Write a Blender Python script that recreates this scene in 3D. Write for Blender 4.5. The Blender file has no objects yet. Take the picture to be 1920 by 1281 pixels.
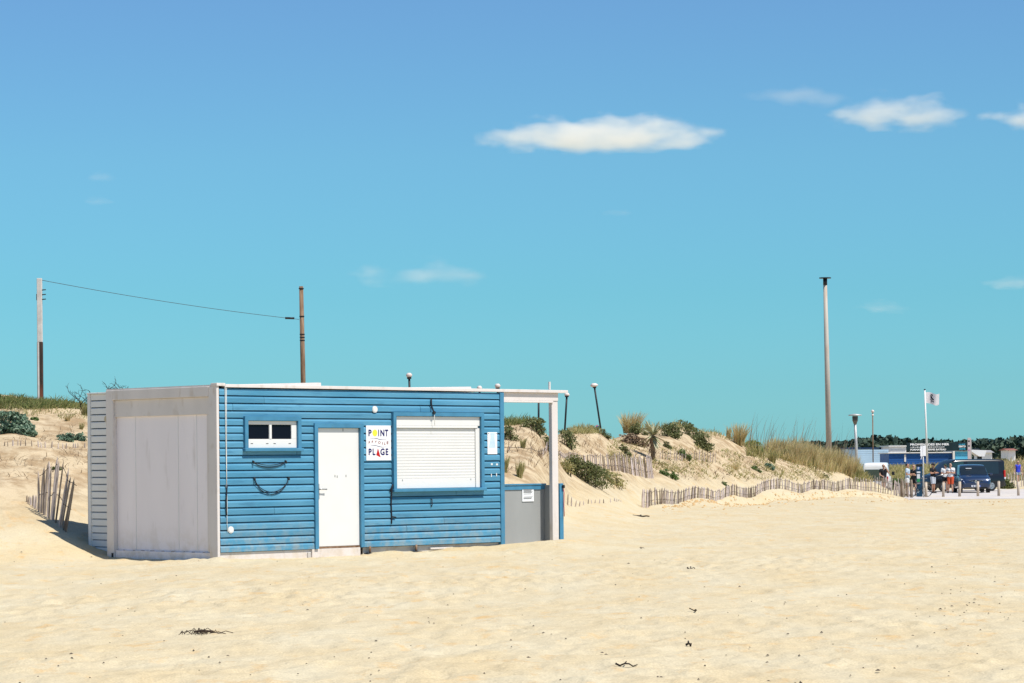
import bpy, bmesh, math, random
import numpy as np
from mathutils import Vector, Matrix, Quaternion
R = math.radians
rnd = random.Random(7)
npr = np.random.RandomState(11)
scene = bpy.context.scene
col = scene.collection

# ------------------------------------------------------------------ camera
F, HOR, ROLL, CAMZ = 5000.0, 867.0, 0.0087, 1.6      # focal length in 1920-px units, horizon row, roll, eye height
cam_d = bpy.data.cameras.new('camera')
cam_d.sensor_width = 36.0
cam_d.lens = 36.0 * F / 1920.0
cam_d.shift_y = (HOR - 640.5) / 1920.0
cam_d.clip_start, cam_d.clip_end = 0.5, 9000.0
cam = bpy.data.objects.new('camera', cam_d)
col.objects.link(cam)
cam.location = (0, 0, CAMZ)
cam.rotation_euler = (Matrix.Rotation(R(90), 3, 'X') @ Matrix.Rotation(-ROLL, 3, 'Z')).to_euler()
scene.camera = cam

# ------------------------------------------------------------------ sun, sky, exposure
SUN_AZ, SUN_EL = R(-38), R(59)
S = Vector((math.cos(SUN_EL) * math.cos(SUN_AZ), math.cos(SUN_EL) * math.sin(SUN_AZ), math.sin(SUN_EL)))
sun_d = bpy.data.lights.new('sun', 'SUN')
sun_d.energy, sun_d.angle, sun_d.color = 5.0, R(0.5), (1.0, 0.955, 0.87)
sun = bpy.data.objects.new('sun', sun_d)
col.objects.link(sun)
sun.rotation_euler = S.to_track_quat('Z', 'Y').to_euler()
sun.location = (30, -30, 60)

world = bpy.data.worlds.new('World')
scene.world = world
world.use_nodes = True
nt = world.node_tree
nt.nodes.clear()
n_out = nt.nodes.new('ShaderNodeOutputWorld')
n_bg = nt.nodes.new('ShaderNodeBackground')
n_sky = nt.nodes.new('ShaderNodeTexSky')
n_sky.sky_type = 'NISHITA'
n_sky.sun_disc = False
n_sky.sun_elevation = SUN_EL
n_sky.sun_rotation = math.atan2(S.x, S.y)
n_sky.air_density, n_sky.dust_density, n_sky.ozone_density = 1.0, 0.3, 1.5
n_tc = nt.nodes.new('ShaderNodeTexCoord')
n_sep = nt.nodes.new('ShaderNodeSeparateXYZ')
n_ramp = nt.nodes.new('ShaderNodeValToRGB')
n_mul = nt.nodes.new('ShaderNodeMix')
n_mul.data_type = 'RGBA'; n_mul.blend_type = 'MULTIPLY'; n_mul.inputs[0].default_value = 1.0
e = n_ramp.color_ramp.elements           # the haze near the horizon is greener, the higher air bluer
SKY_STOPS = [(0.0, (0.30, 0.76, 1.11)), (0.028, (0.285, 0.70, 0.99)), (0.063, (0.305, 0.715, 0.93)), (0.113, (0.40, 0.765, 0.95)), (0.17, (0.475, 0.755, 0.98)), (0.6, (0.72, 0.88, 1.04))]
e[0].position, e[0].color = SKY_STOPS[0][0], (*SKY_STOPS[0][1], 1)
e[1].position, e[1].color = SKY_STOPS[-1][0], (*SKY_STOPS[-1][1], 1)
for p_, c_ in SKY_STOPS[1:-1]:
    k_ = e.new(p_); k_.color = (*c_, 1)
nt.links.new(n_tc.outputs['Generated'], n_sep.inputs[0])
nt.links.new(n_sep.outputs['Z'], n_ramp.inputs[0])
nt.links.new(n_sky.outputs[0], n_mul.inputs[6])
nt.links.new(n_ramp.outputs[0], n_mul.inputs[7])
nt.links.new(n_mul.outputs[2], n_bg.inputs[0])
n_bg.inputs[1].default_value = 0.107
nt.links.new(n_bg.outputs[0], n_out.inputs[0])

vs = scene.view_settings
vs.view_transform, vs.look, vs.exposure, vs.gamma = 'Standard', 'None', 0.2, 1.0
vs.use_curve_mapping = False
scene.render.engine = 'CYCLES'
scene.cycles.volume_bounces = 3
scene.cycles.volume_max_steps = 256
scene.cycles.max_bounces = 8
scene.cycles.transparent_max_bounces = 12

# ------------------------------------------------------------------ helpers
def hor(u):
    return HOR - (u - 960) * ROLL
def P(u, v, Y):
    """world point at distance Y seen at photo position (u, v)"""
    du, dv = u - 960.0, HOR - v
    c, s = math.cos(ROLL), math.sin(ROLL)
    return Vector(((du * c + dv * s) * Y / F, Y, CAMZ + (-du * s + dv * c) * Y / F))
def X(u, Y): return P(u, hor(u), Y).x
def Z(u, v, Y): return P(u, v, Y).z

_mats = {}
def mat(name, c, rough=0.7, var=0.12, scale=6.0, bump=0.0, bscale=None, metal=0.0, spec=0.3, c2=None, detail=4.0,
        stretch=(1, 1, 1), objvar=0.0, dirt=None, island=None, transl=0.0, coat=0.0, wear=None):
    """procedural Principled material: noise colour variation, optional second colour, bump, per-island tint, worn patches"""
    if name in _mats: return _mats[name]
    m = bpy.data.materials.new(name); m.use_nodes = True
    t = m.node_tree; N, L = t.nodes, t.links
    b = N['Principled BSDF']
    tc = N.new('ShaderNodeTexCoord'); mp = N.new('ShaderNodeMapping'); mp.inputs['Scale'].default_value = stretch
    L.new(tc.outputs['Object'], mp.inputs[0])
    ns = N.new('ShaderNodeTexNoise'); ns.inputs['Scale'].default_value = scale; ns.inputs['Detail'].default_value = detail
    L.new(mp.outputs[0], ns.inputs['Vector'])
    cr = N.new('ShaderNodeValToRGB'); cr.color_ramp.elements[0].position, cr.color_ramp.elements[1].position = 0.32, 0.68
    d = c2 if c2 is not None else tuple(min(1, x * (1 + var)) for x in c)
    a = c if c2 is not None else tuple(x * (1 - var) for x in c)
    cr.color_ramp.elements[0].color, cr.color_ramp.elements[1].color = (*a, 1), (*d, 1)
    L.new(ns.outputs[0], cr.inputs[0]); out = cr.outputs[0]
    if island:
        g = N.new('ShaderNodeNewGeometry'); ir = N.new('ShaderNodeValToRGB')
        ir.color_ramp.elements[0].color, ir.color_ramp.elements[1].color = (*island[0], 1), (*island[-1], 1)
        for k, cc in enumerate(island[1:-1]):
            q = ir.color_ramp.elements.new((k + 1) / (len(island) - 1)); q.color = (*cc, 1)
        L.new(g.outputs['Random Per Island'], ir.inputs[0])
        mx = N.new('ShaderNodeMix'); mx.data_type = 'RGBA'; mx.inputs[0].default_value = 0.8
        L.new(out, mx.inputs[6]); L.new(ir.outputs[0], mx.inputs[7]); out = mx.outputs[2]
    if wear:
        wc, wscale, lo, hi = wear
        wn = N.new('ShaderNodeTexNoise'); wn.inputs['Scale'].default_value = wscale; wn.inputs['Detail'].default_value = 8
        L.new(mp.outputs[0], wn.inputs['Vector'])
        wr = N.new('ShaderNodeMapRange'); wr.inputs[1].default_value, wr.inputs[2].default_value = lo, hi
        L.new(wn.outputs[0], wr.inputs[0])
        mx = N.new('ShaderNodeMix'); mx.data_type = 'RGBA'
        L.new(wr.outputs[0], mx.inputs[0]); L.new(out, mx.inputs[6]); mx.inputs[7].default_value = (*wc, 1); out = mx.outputs[2]
    if dirt:          # sand splash and grime low on the walls
        dc, z_lo, z_hi, amt = dirt
        ds = N.new('ShaderNodeSeparateXYZ'); L.new(tc.outputs['Object'], ds.inputs[0])
        dr_ = N.new('ShaderNodeMapRange'); dr_.inputs[1].default_value, dr_.inputs[2].default_value, dr_.inputs[3].default_value, dr_.inputs[4].default_value = z_lo, z_hi, amt, 0.0
        L.new(ds.outputs['Z'], dr_.inputs[0])
        dn = N.new('ShaderNodeTexNoise'); dn.inputs['Scale'].default_value = 5.0; dn.inputs['Detail'].default_value = 9; dn.inputs['Roughness'].default_value = .7
        L.new(tc.outputs['Object'], dn.inputs['Vector'])
        dq = N.new('ShaderNodeMapRange'); dq.inputs[1].default_value, dq.inputs[2].default_value = .42, .62; L.new(dn.outputs[0], dq.inputs[0])
        dm_ = N.new('ShaderNodeMath'); dm_.operation = 'MULTIPLY'; L.new(dr_.outputs[0], dm_.inputs[0]); L.new(dq.outputs[0], dm_.inputs[1])
        mx = N.new('ShaderNodeMix'); mx.data_type = 'RGBA'; L.new(dm_.outputs[0], mx.inputs[0]); L.new(out, mx.inputs[6]); mx.inputs[7].default_value = (*dc, 1); out = mx.outputs[2]
    if objvar:
        oi = N.new('ShaderNodeObjectInfo'); orr = N.new('ShaderNodeMapRange'); orr.inputs[3].default_value, orr.inputs[4].default_value = 1 - objvar, 1 + objvar
        L.new(oi.outputs['Random'], orr.inputs[0])
        om = N.new('ShaderNodeMix'); om.data_type = 'RGBA'; om.blend_type = 'MULTIPLY'; om.inputs[0].default_value = 1.0
        L.new(out, om.inputs[6]); L.new(orr.outputs[0], om.inputs[7]); out = om.outputs[2]
    L.new(out, b.inputs['Base Color'])
    b.inputs['Roughness'].default_value, b.inputs['Metallic'].default_value = rough, metal
    b.inputs['Specular IOR Level'].default_value = spec
    if coat: b.inputs['Coat Weight'].default_value = coat; b.inputs['Coat Roughness'].default_value = 0.05
    if bump:
        bn = N.new('ShaderNodeTexNoise'); bn.inputs['Scale'].default_value = bscale or scale * 4; bn.inputs['Detail'].default_value = 6
        L.new(mp.outputs[0], bn.inputs['Vector'])
        bp = N.new('ShaderNodeBump'); bp.inputs['Strength'].default_value = bump; bp.inputs['Distance'].default_value = 0.02
        L.new(bn.outputs[0], bp.inputs['Height']); L.new(bp.outputs[0], b.inputs['Normal'])
    if transl:
        tr = N.new('ShaderNodeBsdfTranslucent'); L.new(out, tr.inputs[0])
        ms = N.new('ShaderNodeMixShader'); ms.inputs[0].default_value = transl
        L.new(b.outputs[0], ms.inputs[1]); L.new(tr.outputs[0], ms.inputs[2])
        L.new(ms.outputs[0], N['Material Output'].inputs[0])
    _mats[name] = m
    return m

class MB:
    """collects simple shapes into one mesh"""
    def __init__(s): s.v, s.f, s.smooth = [], [], []
    def add(s, vs_, fs, smooth=False):
        o = len(s.v); s.v += [tuple(p) for p in vs_]; s.f += [tuple(i + o for i in f) for f in fs]; s.smooth += [smooth] * len(fs)
        return s
    def box(s, x0, x1, y0, y1, z0, z1, bev=0.0):
        if bev:
            bm = bmesh.new(); bmesh.ops.create_cube(bm, size=1)
            bmesh.ops.scale(bm, vec=(x1 - x0, y1 - y0, z1 - z0), verts=bm.verts)
            bmesh.ops.translate(bm, vec=((x0 + x1) / 2, (y0 + y1) / 2, (z0 + z1) / 2), verts=bm.verts)
            bmesh.ops.bevel(bm, geom=bm.edges[:], offset=bev, segments=1, affect='EDGES')
            bm.verts.index_update()
            s.add([v.co for v in bm.verts], [[v.index for v in f.verts] for f in bm.faces]); bm.free(); return s
        v = [(x, y, z) for x in (x0, x1) for y in (y0, y1) for z in (z0, z1)]
        return s.add(v, [(0, 1, 3, 2), (4, 6, 7, 5), (0, 4, 5, 1), (2, 3, 7, 6), (0, 2, 6, 4), (1, 5, 7, 3)])
    def prism(s, pts, axis, a0, a1):
        """polygon pts extruded along axis 'x'/'y'/'z' from a0 to a1"""
        n = len(pts); ix = 'xyz'.index(axis)
        def mk(p, a):
            q = list(p); q.insert(ix, a); return q
        v = [mk(p, a0) for p in pts] + [mk(p, a1) for p in pts]
        return s.add(v, [tuple(range(n))[::-1], tuple(range(n, 2 * n))] + [(i, (i + 1) % n, n + (i + 1) % n, n + i) for i in range(n)])
    def tube(s, pts, r, seg=8, cap=True):
        pts = [Vector(p) for p in pts]; n = len(pts)
        rs = r if isinstance(r, (list, tuple)) else [r] * n
        vs_, fs = [], []; up = None
        for i, p in enumerate(pts):
            d = (pts[min(i + 1, n - 1)] - pts[max(i - 1, 0)])
            d = d.normalized() if d.length > 1e-9 else Vector((0, 0, 1))
            if up is None: up = Vector((1, 0, 0)) if abs(d.x) < 0.8 else Vector((0, 1, 0))
            a = d.cross(up); a = a.normalized() if a.length > 1e-6 else Vector((0, 1, 0)); b = d.cross(a); up = -(b.cross(d)).cross(d) if False else up
            for k in range(seg):
                t_ = 2 * math.pi * k / seg
                vs_.append(p + rs[i] * (math.cos(t_) * a + math.sin(t_) * b))
        for i in range(n - 1):
            for k in range(seg):
                fs.append((i * seg + k, i * seg + (k + 1) % seg, (i + 1) * seg + (k + 1) % seg, (i + 1) * seg + k))
        if cap: fs += [tuple(range(seg))[::-1], tuple(range((n - 1) * seg, n * seg))]
        return s.add(vs_, fs, True)
    def disc(s, c, r, axis, th, seg=24, rz=None):
        """short cylinder centred at c, along axis vector"""
        ax = Vector(axis).normalized(); a = ax.orthogonal().normalized(); b = ax.cross(a); c = Vector(c)
        if abs(ax.z) < 0.5: b = Vector((0, 0, 1)); a = b.cross(ax).normalized()
        rz = rz or r; v = []
        for h in (-th / 2, th / 2):
            v += [c + h * ax + r * math.cos(2 * math.pi * k / seg) * a + rz * math.sin(2 * math.pi * k / seg) * b for k in range(seg)]
        return s.add(v, [tuple(range(seg))[::-1], tuple(range(seg, 2 * seg))] + [(k, (k + 1) % seg, seg + (k + 1) % seg, seg + k) for k in range(seg)])
    def mesh(s, name, m):
        me = bpy.data.meshes.new(name); me.from_pydata(s.v, [], s.f)
        me.polygons.foreach_set('use_smooth', s.smooth)
        if m: me.materials.append(m)
        bm = bmesh.new(); bm.from_mesh(me); bmesh.ops.recalc_face_normals(bm, faces=bm.faces); bm.to_mesh(me); bm.free()
        return me
    def build(s, name, m, parent=None, loc=None):
        return link(name, s.mesh(name, m), parent, loc)

def link(name, me, parent=None, loc=None, rot=None, scale=None):
    o = bpy.data.objects.new(name, me); col.objects.link(o)
    if parent: o.parent = parent
    if loc is not None: o.location = loc
    if rot is not None: o.rotation_euler = rot
    if scale is not None: o.scale = scale
    return o
def tag(o, label=None, cat=None, group=None, kind=None):
    if label: o['label'] = label
    if cat: o['category'] = cat
    if group: o['group'] = group
    if kind: o['kind'] = kind
    return o
def thing(name, label, cat, loc=(0, 0, 0), rz=0.0, group=None):
    o = bpy.data.objects.new(name, None); col.objects.link(o)
    o.empty_display_size = 0.2; o.location = loc; o.rotation_euler = (0, 0, rz)
    return tag(o, label, cat, group)

def text_mesh(body, x0, x1, z0, z1, y, m, bold=0.0, th=0.004):
    """lettering fitted into a box in the xz plane, facing -y"""
    cu = bpy.data.curves.new('lettering', 'FONT'); cu.body = body; cu.size = 1.0; cu.offset = bold; cu.resolution_u = 3
    o = bpy.data.objects.new('lettering', cu); col.objects.link(o)
    dg = bpy.context.evaluated_depsgraph_get(); dg.update()
    me = bpy.data.meshes.new_from_object(o.evaluated_get(dg))
    bpy.data.objects.remove(o); bpy.data.curves.remove(cu)
    co = np.array([v.co[:] for v in me.vertices]); lo, hi = co.min(0), co.max(0)
    for v in me.vertices:
        x, zz = v.co.x, v.co.y
        v.co = (x0 + (x - lo[0]) / (hi[0] - lo[0]) * (x1 - x0), y, z0 + (zz - lo[1]) / (hi[1] - lo[1]) * (z1 - z0))
    me.materials.clear(); me.materials.append(m)
    return me

# ------------------------------------------------------------------ value noise
_perm = npr.rand(257, 257)
def vnoise(x, y):
    xi, yi = np.floor(x).astype(int), np.floor(y).astype(int)
    fx, fy = x - xi, y - yi
    fx, fy = fx * fx * (3 - 2 * fx), fy * fy * (3 - 2 * fy)
    g = lambda a, b: _perm[a % 257, b % 257]
    return (g(xi, yi) * (1 - fx) + g(xi + 1, yi) * fx) * (1 - fy) + (g(xi, yi + 1) * (1 - fx) + g(xi + 1, yi + 1) * fx) * fy - 0.5

# ------------------------------------------------------------------ terrain: beach, dunes, bank behind the car park
def prof(u, pts):
    ys, zs = [], []
    for y, k, val in pts:
        ys.append(y); zs.append(val if k == 'z' else Z(u, val, y))
    return ys, zs
BACK = [(165, 'z', -0.45), (172, 'z', -0.4), (185, 'z', 0.15), (200, 'z', .75), (214, 'z', .95), (240, 'z', .7), (300, 'z', 0.4), (430, 'z', -0.9)]
COLS = {
    -700: [(40, 'z', 0), (46, 'z', .5), (52, 'z', 1.7), (60, 'z', 3.1), (66, 'z', 3.4), (80, 'z', 3), (110, 'z', 1.5), (150, 'z', .2)],
    -60: [(43, 'z', 0), (46, 'z', .5), (50, 'v', 915), (54, 'v', 850), (58, 'v', 800), (62, 'v', 750), (66, 'v', 742), (80, 'z', 2.8), (110, 'z', 1.5), (150, 'z', .2)],
    30: [(44, 'z', 0), (46, 'z', .33), (49, 'v', 935), (53, 'v', 866), (57, 'v', 810), (62, 'v', 757), (66, 'v', 750), (80, 'z', 2.8), (110, 'z', 1.5), (150, 'z', .2)],
    120: [(44.5, 'z', -.03), (46, 'z', .12), (48, 'v', 985), (50, 'v', 935), (54, 'v', 868), (57, 'v', 835), (60, 'v', 785), (63, 'v', 758), (67, 'v', 751), (80, 'z', 2.7), (110, 'z', 1.5), (150, 'z', .2)],
    170: [(45, 'z', -.04), (46.3, 'z', -.02), (47.2, 'z', .26), (48, 'z', .34), (50, 'z', .7), (54, 'v', 880), (57, 'v', 842), (60, 'v', 790), (63, 'v', 760), (67, 'v', 754), (80, 'z', 2.6), (110, 'z', 1.4), (150, 'z', .2)],
    215: [(45.4, 'z', -.04), (46.5, 'z', .0), (47.6, 'z', .22), (50, 'z', .5), (54, 'z', 1.3), (60, 'z', 2.2), (64, 'z', 2.7), (80, 'z', 2.4), (110, 'z', 1.4), (150, 'z', .2)],
    400: [(42, 'z', 0), (50, 'z', .05), (54, 'z', .5), (60, 'z', 1.7), (66, 'z', 2.4), (80, 'z', 2.2), (110, 'z', 1.4), (150, 'z', .2)],
    700: [(42, 'z', 0), (51, 'z', .05), (55, 'z', .3), (62, 'z', 1.5), (70, 'z', 2.4), (80, 'z', 2.3), (110, 'z', 1.3), (150, 'z', .1)],
    930: [(44, 'z', .0), (48.5, 'z', .05), (53, 'z', .12), (58, 'v', 915), (63, 'v', 850), (68, 'v', 806), (71, 'v', 790), (77, 'v', 790), (90, 'z', 2.0), (115, 'z', 1.3), (150, 'z', .0)],
    1010: [(44, 'z', .0), (49, 'z', .12), (54, 'z', .2), (60, 'v', 918), (65, 'v', 852), (70, 'v', 806), (73, 'v', 786), (78, 'v', 786), (92, 'z', 2.0), (115, 'z', 1.3), (150, 'z', .0)],
    1060: [(44, 'z', .0), (49, 'z', .12), (60, 'v', 975), (69, 'v', 945), (75, 'v', 902), (80, 'v', 862), (85, 'v', 822), (89, 'v', 808), (95, 'v', 808), (110, 'z', 2.0), (150, 'z', .0)],
    1120: [(46, 'z', .0), (60, 'z', .2), (72, 'v', 946), (78, 'v', 918), (83, 'v', 885), (88, 'v', 845), (93, 'v', 815), (96, 'v', 808), (101, 'v', 808), (115, 'z', 2.0), (150, 'z', .0)],
    1200: [(48, 'z', .0), (70, 'z', .1), (83, 'v', 956), (88, 'v', 920), (93, 'v', 894), (98, 'v', 866), (104, 'v', 828), (109, 'v', 803), (114, 'v', 799), (125, 'z', 2.2), (150, 'z', .0)],
    1270: [(48, 'z', .0), (75, 'z', .08), (89, 'v', 950), (94, 'v', 915), (99, 'v', 888), (104, 'v', 860), (110, 'v', 818), (115, 'v', 795), (119, 'v', 792), (130, 'z', 2.2), (152, 'z', .0)],
    1340: [(48, 'z', .0), (80, 'z', .06), (98, 'v', 944), (103, 'v', 912), (108, 'v', 888), (114, 'v', 855), (119, 'v', 820), (123, 'v', 811), (128, 'v', 811), (140, 'z', 1.6), (156, 'z', -.3)],
    1400: [(48, 'z', .0), (85, 'z', .04), (107, 'v', 937), (111, 'v', 908), (117, 'v', 878), (122, 'v', 848), (127, 'v', 832), (132, 'v', 830), (145, 'z', 1.0), (158, 'z', -.4)],
    1500: [(48, 'z', .0), (90, 'z', .0), (118, 'v', 927), (123, 'v', 904), (128, 'v', 880), (133, 'v', 852), (137, 'v', 845), (142, 'v', 846), (152, 'z', .4), (160, 'z', -.45)],
    1560: [(48, 'z', .0), (95, 'z', .0), (127, 'v', 923), (131, 'v', 903), (136, 'v', 878), (140, 'v', 861), (144, 'v', 860), (152, 'z', .3), (160, 'z', -.45)],
    1615: [(48, 'z', .0), (100, 'z', .0), (134, 'v', 923), (138, 'v', 901), (142, 'v', 893), (145, 'v', 892), (151, 'z', -.3), (160, 'z', -.45)],
    1650: [(48, 'z', .0), (100, 'z', .0), (136, 'v', 927), (139.5, 'v', 915), (143, 'v', 910), (147, 'z', -.2), (151, 'z', -.45), (160, 'z', -.45)],
    1690: [(48, 'z', .0), (100, 'z', -.08), (130, 'z', -.38), (136, 'z', -.44), (140, 'z', -.43), (148, 'z', -.45), (160, 'z', -.45)],
    1740: [(48, 'z', .0), (100, 'z', -.1), (128, 'z', -.42), (133, 'z', -.45), (160, 'z', -.45)],
    3000: [(48, 'z', .0), (100, 'z', -.1), (128, 'z', -.42), (133, 'z', -.45), (160, 'z', -.45)],
}
TY = np.arange(-40, 430, 0.5)
TU = np.arange(-900, 3101, 15.0)
ck = sorted(COLS)
def colprof(u):
    ys, zs = prof(u, COLS[u] + [b for b in BACK if b[0] > COLS[u][-1][0] + 2])
    return np.interp(TY, ys, zs)
CP = np.array([colprof(u) for u in ck])
HT = np.empty((len(TU), len(TY)))
for j in range(len(TY)): HT[:, j] = np.interp(TU, ck, CP[:, j])
def gsm(a, sig, ax):
    k = np.exp(-0.5 * (np.arange(-int(3 * sig) - 1, int(3 * sig) + 2) / sig) ** 2); k /= k.sum(); h = len(k) // 2
    return np.apply_along_axis(lambda r: np.convolve(np.pad(r, h, mode='edge'), k, mode='valid'), ax, a)
HT = gsm(gsm(HT, 1.3, 1), 0.9, 0)
CAB = (-4.886, 44.1, R(44.4))          # cabin near corner and heading
_c, _s = math.cos(CAB[2]), math.sin(CAB[2])
def to_cabin(x, y):
    dx, dy = x - CAB[0], y - CAB[1]
    return dx * _c + dy * _s, -dx * _s + dy * _c
_fr = np.random.RandomState(31)
_fn = 3400
_fY = 1.0 / _fr.uniform(1 / 75.0, 1 / 17.0, _fn); _fx = (_fr.uniform(-60, 1980, _fn) - 960) / F * np.maximum(_fY, 20)
_tr = _fr.rand(_fn) < .45                      # some trodden trails run along the beach towards the car park
_fx[_tr] = (_fx[_tr] + 0); _fY[_tr] = np.interp(_fx[_tr], [-6, 0, 6, 12], [30, 36, 44, 58]) + _fr.normal(0, 2.2, _tr.sum())
_fr_ = _fr.uniform(.09, .20, _fn); _fd = _fr.uniform(.004, .018, _fn)
def footprints(x, y):
    out = np.zeros(x.shape)
    if x.ndim != 2: return out
    ys, xs = y[:, 0], x
    for i in range(_fn):
        r = _fr_[i]; a, b = np.searchsorted(ys, [_fY[i] - 3.2 * r, _fY[i] + 3.2 * r])
        if b <= a: continue
        c0, c1 = np.searchsorted(xs[a], _fx[i] - 2.4 * r), np.searchsorted(xs[b - 1], _fx[i] + 2.4 * r)
        if c1 <= c0: continue
        q = ((xs[a:b, c0:c1] - _fx[i]) / r) ** 2 + ((y[a:b, c0:c1] - _fY[i]) / (r * 1.5)) ** 2
        out[a:b, c0:c1] += _fd[i] * (-np.exp(-q * 1.6) + .55 * np.exp(-(np.sqrt(q) - 1.35) ** 2 * 7))
    return out
def gz(x, y, fine=True):
    x, y = np.asarray(x, float), np.asarray(y, float)
    u = 960 + F * x / np.maximum(y, 40.0)
    fu = np.clip((u - TU[0]) / 15.0, 0, len(TU) - 1.001); fy = np.clip((y - TY[0]) / 0.5, 0, len(TY) - 1.001)
    iu, iy = fu.astype(int), fy.astype(int); fu, fy = fu - iu, fy - iy
    h = (HT[iu, iy] * (1 - fu) + HT[iu + 1, iy] * fu) * (1 - fy) + (HT[iu, iy + 1] * (1 - fu) + HT[iu + 1, iy + 1] * fu) * fy
    dune = np.clip((h - 0.35) / 0.8, 0, 1) * np.clip((175 - y) / 10, 0, 1)
    park = np.clip((u - 1690) / 40, 0, 1) * np.clip((y - 128) / 4, 0, 1) * np.clip((172 - y) / 3, 0, 1)
    n = dune * (0.30 * vnoise(x / 3.1, y / 4.0) + 0.14 * vnoise(x / 1.1 + 9, y / 1.4))
    n = n + 0.035 * vnoise(x / 2.3 + 40, y / 3.0) + (0.030 + 0.03 * dune) * vnoise(x / 0.55 + 3, y / 0.8)
    if fine: n = n + 0.026 * vnoise(x / 0.23 + 70, y / 0.33) + 0.012 * vnoise(x / 0.1, y / 0.15 + 5)
    # a low cut edge in front of the long fence
    sc = np.clip((u - 1330) / 60, 0, 1) * np.clip((1720 - u) / 40, 0, 1)
    yl = np.interp(u, [1200, 1400, 1500, 1600, 1700], [82, 106, 116.5, 131, 137]) - 2.2 + 1.3 * vnoise(x / 1.7 + 20, y * 0 + 2)
    n = n + sc * 0.22 * (1 / (1 + np.exp(-(y - yl) / 0.12)) - 1) * np.clip((y - yl + 14) / 14, 0, 1)
    # sand lies level under the cabin and its bay
    lx, ly = to_cabin(x, y)
    ins = np.clip((lx + .25) / .25, 0, 1) * np.clip((8.3 - lx) / .3, 0, 1) * np.clip((ly + .05) / .05, 0, 1) * np.clip((3.4 - ly) / .4, 0, 1)
    h = h * (1 - ins) + np.minimum(h, 0.06) * ins
    # wind-blown drifts against the foot of the cabin front and end
    fr = np.exp(-((ly + .16) / .20) ** 2) * (lx > -.4) * (lx < 8.4) + np.exp(-((lx + .14) / .18) ** 2) * (ly > -.3) * (ly < 3.0)
    h = h + fr * np.clip(.0 + .13 * vnoise(lx * 1.1 + 5, ly * 1.1 + 2), -.03, .045)
    n = n + footprints(x, y) * np.clip((u - TU[0]), 0, 1) * (1 - dune)
    return h + n * (1 - 0.9 * park)
def gz1(x, y): return float(gz(np.array([x]), np.array([y]))[0])
def _screen_table():
    rws = np.concatenate([np.arange(14, 100, .15), np.arange(100, 300, .3)])
    cus = np.arange(-720, 2061, 4.0)
    XX = (cus[None, :] - 960) / F * rws[:, None]; YY = np.repeat(rws[:, None], len(cus), 1)
    zz = gz(XX, YY, False)
    dv = (zz - CAMZ) * F / YY; du = cus[None, :] - 960
    return rws, cus, HOR - (du * math.sin(ROLL) + dv * math.cos(ROLL))
RWS, CUS, SV = _screen_table()
SVC = {}
def hits(us, vs_, y0=30.0, y1=260.0):
    """where the rays through photo positions first meet the ground"""
    us, vs_ = np.asarray(us, float), np.asarray(vs_, float)
    r0 = int(np.searchsorted(RWS, y0))
    if r0 not in SVC: SVC[r0] = np.minimum.accumulate(SV[r0:], 0)
    C = SVC[r0]
    ci = np.clip(np.round((us + 720) / 4.0).astype(int), 0, len(CUS) - 1)
    Y = np.empty(us.shape); done = np.zeros(us.shape, bool)
    for i in range(len(us)):
        k = int(np.searchsorted(-C[:, ci[i]], -vs_[i]))
        done[i] = k < len(C); Y[i] = RWS[min(r0 + k, len(RWS) - 1)]
    x = ((us - 960) * math.cos(ROLL) + (HOR - vs_) * math.sin(ROLL)) / F * Y
    return x, Y, gz(x, Y), done
def hit1(u, v, y0=30.0):
    x, y, z, d = hits([u], [v], y0)
    return Vector((x[0], y[0], z[0]))

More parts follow.
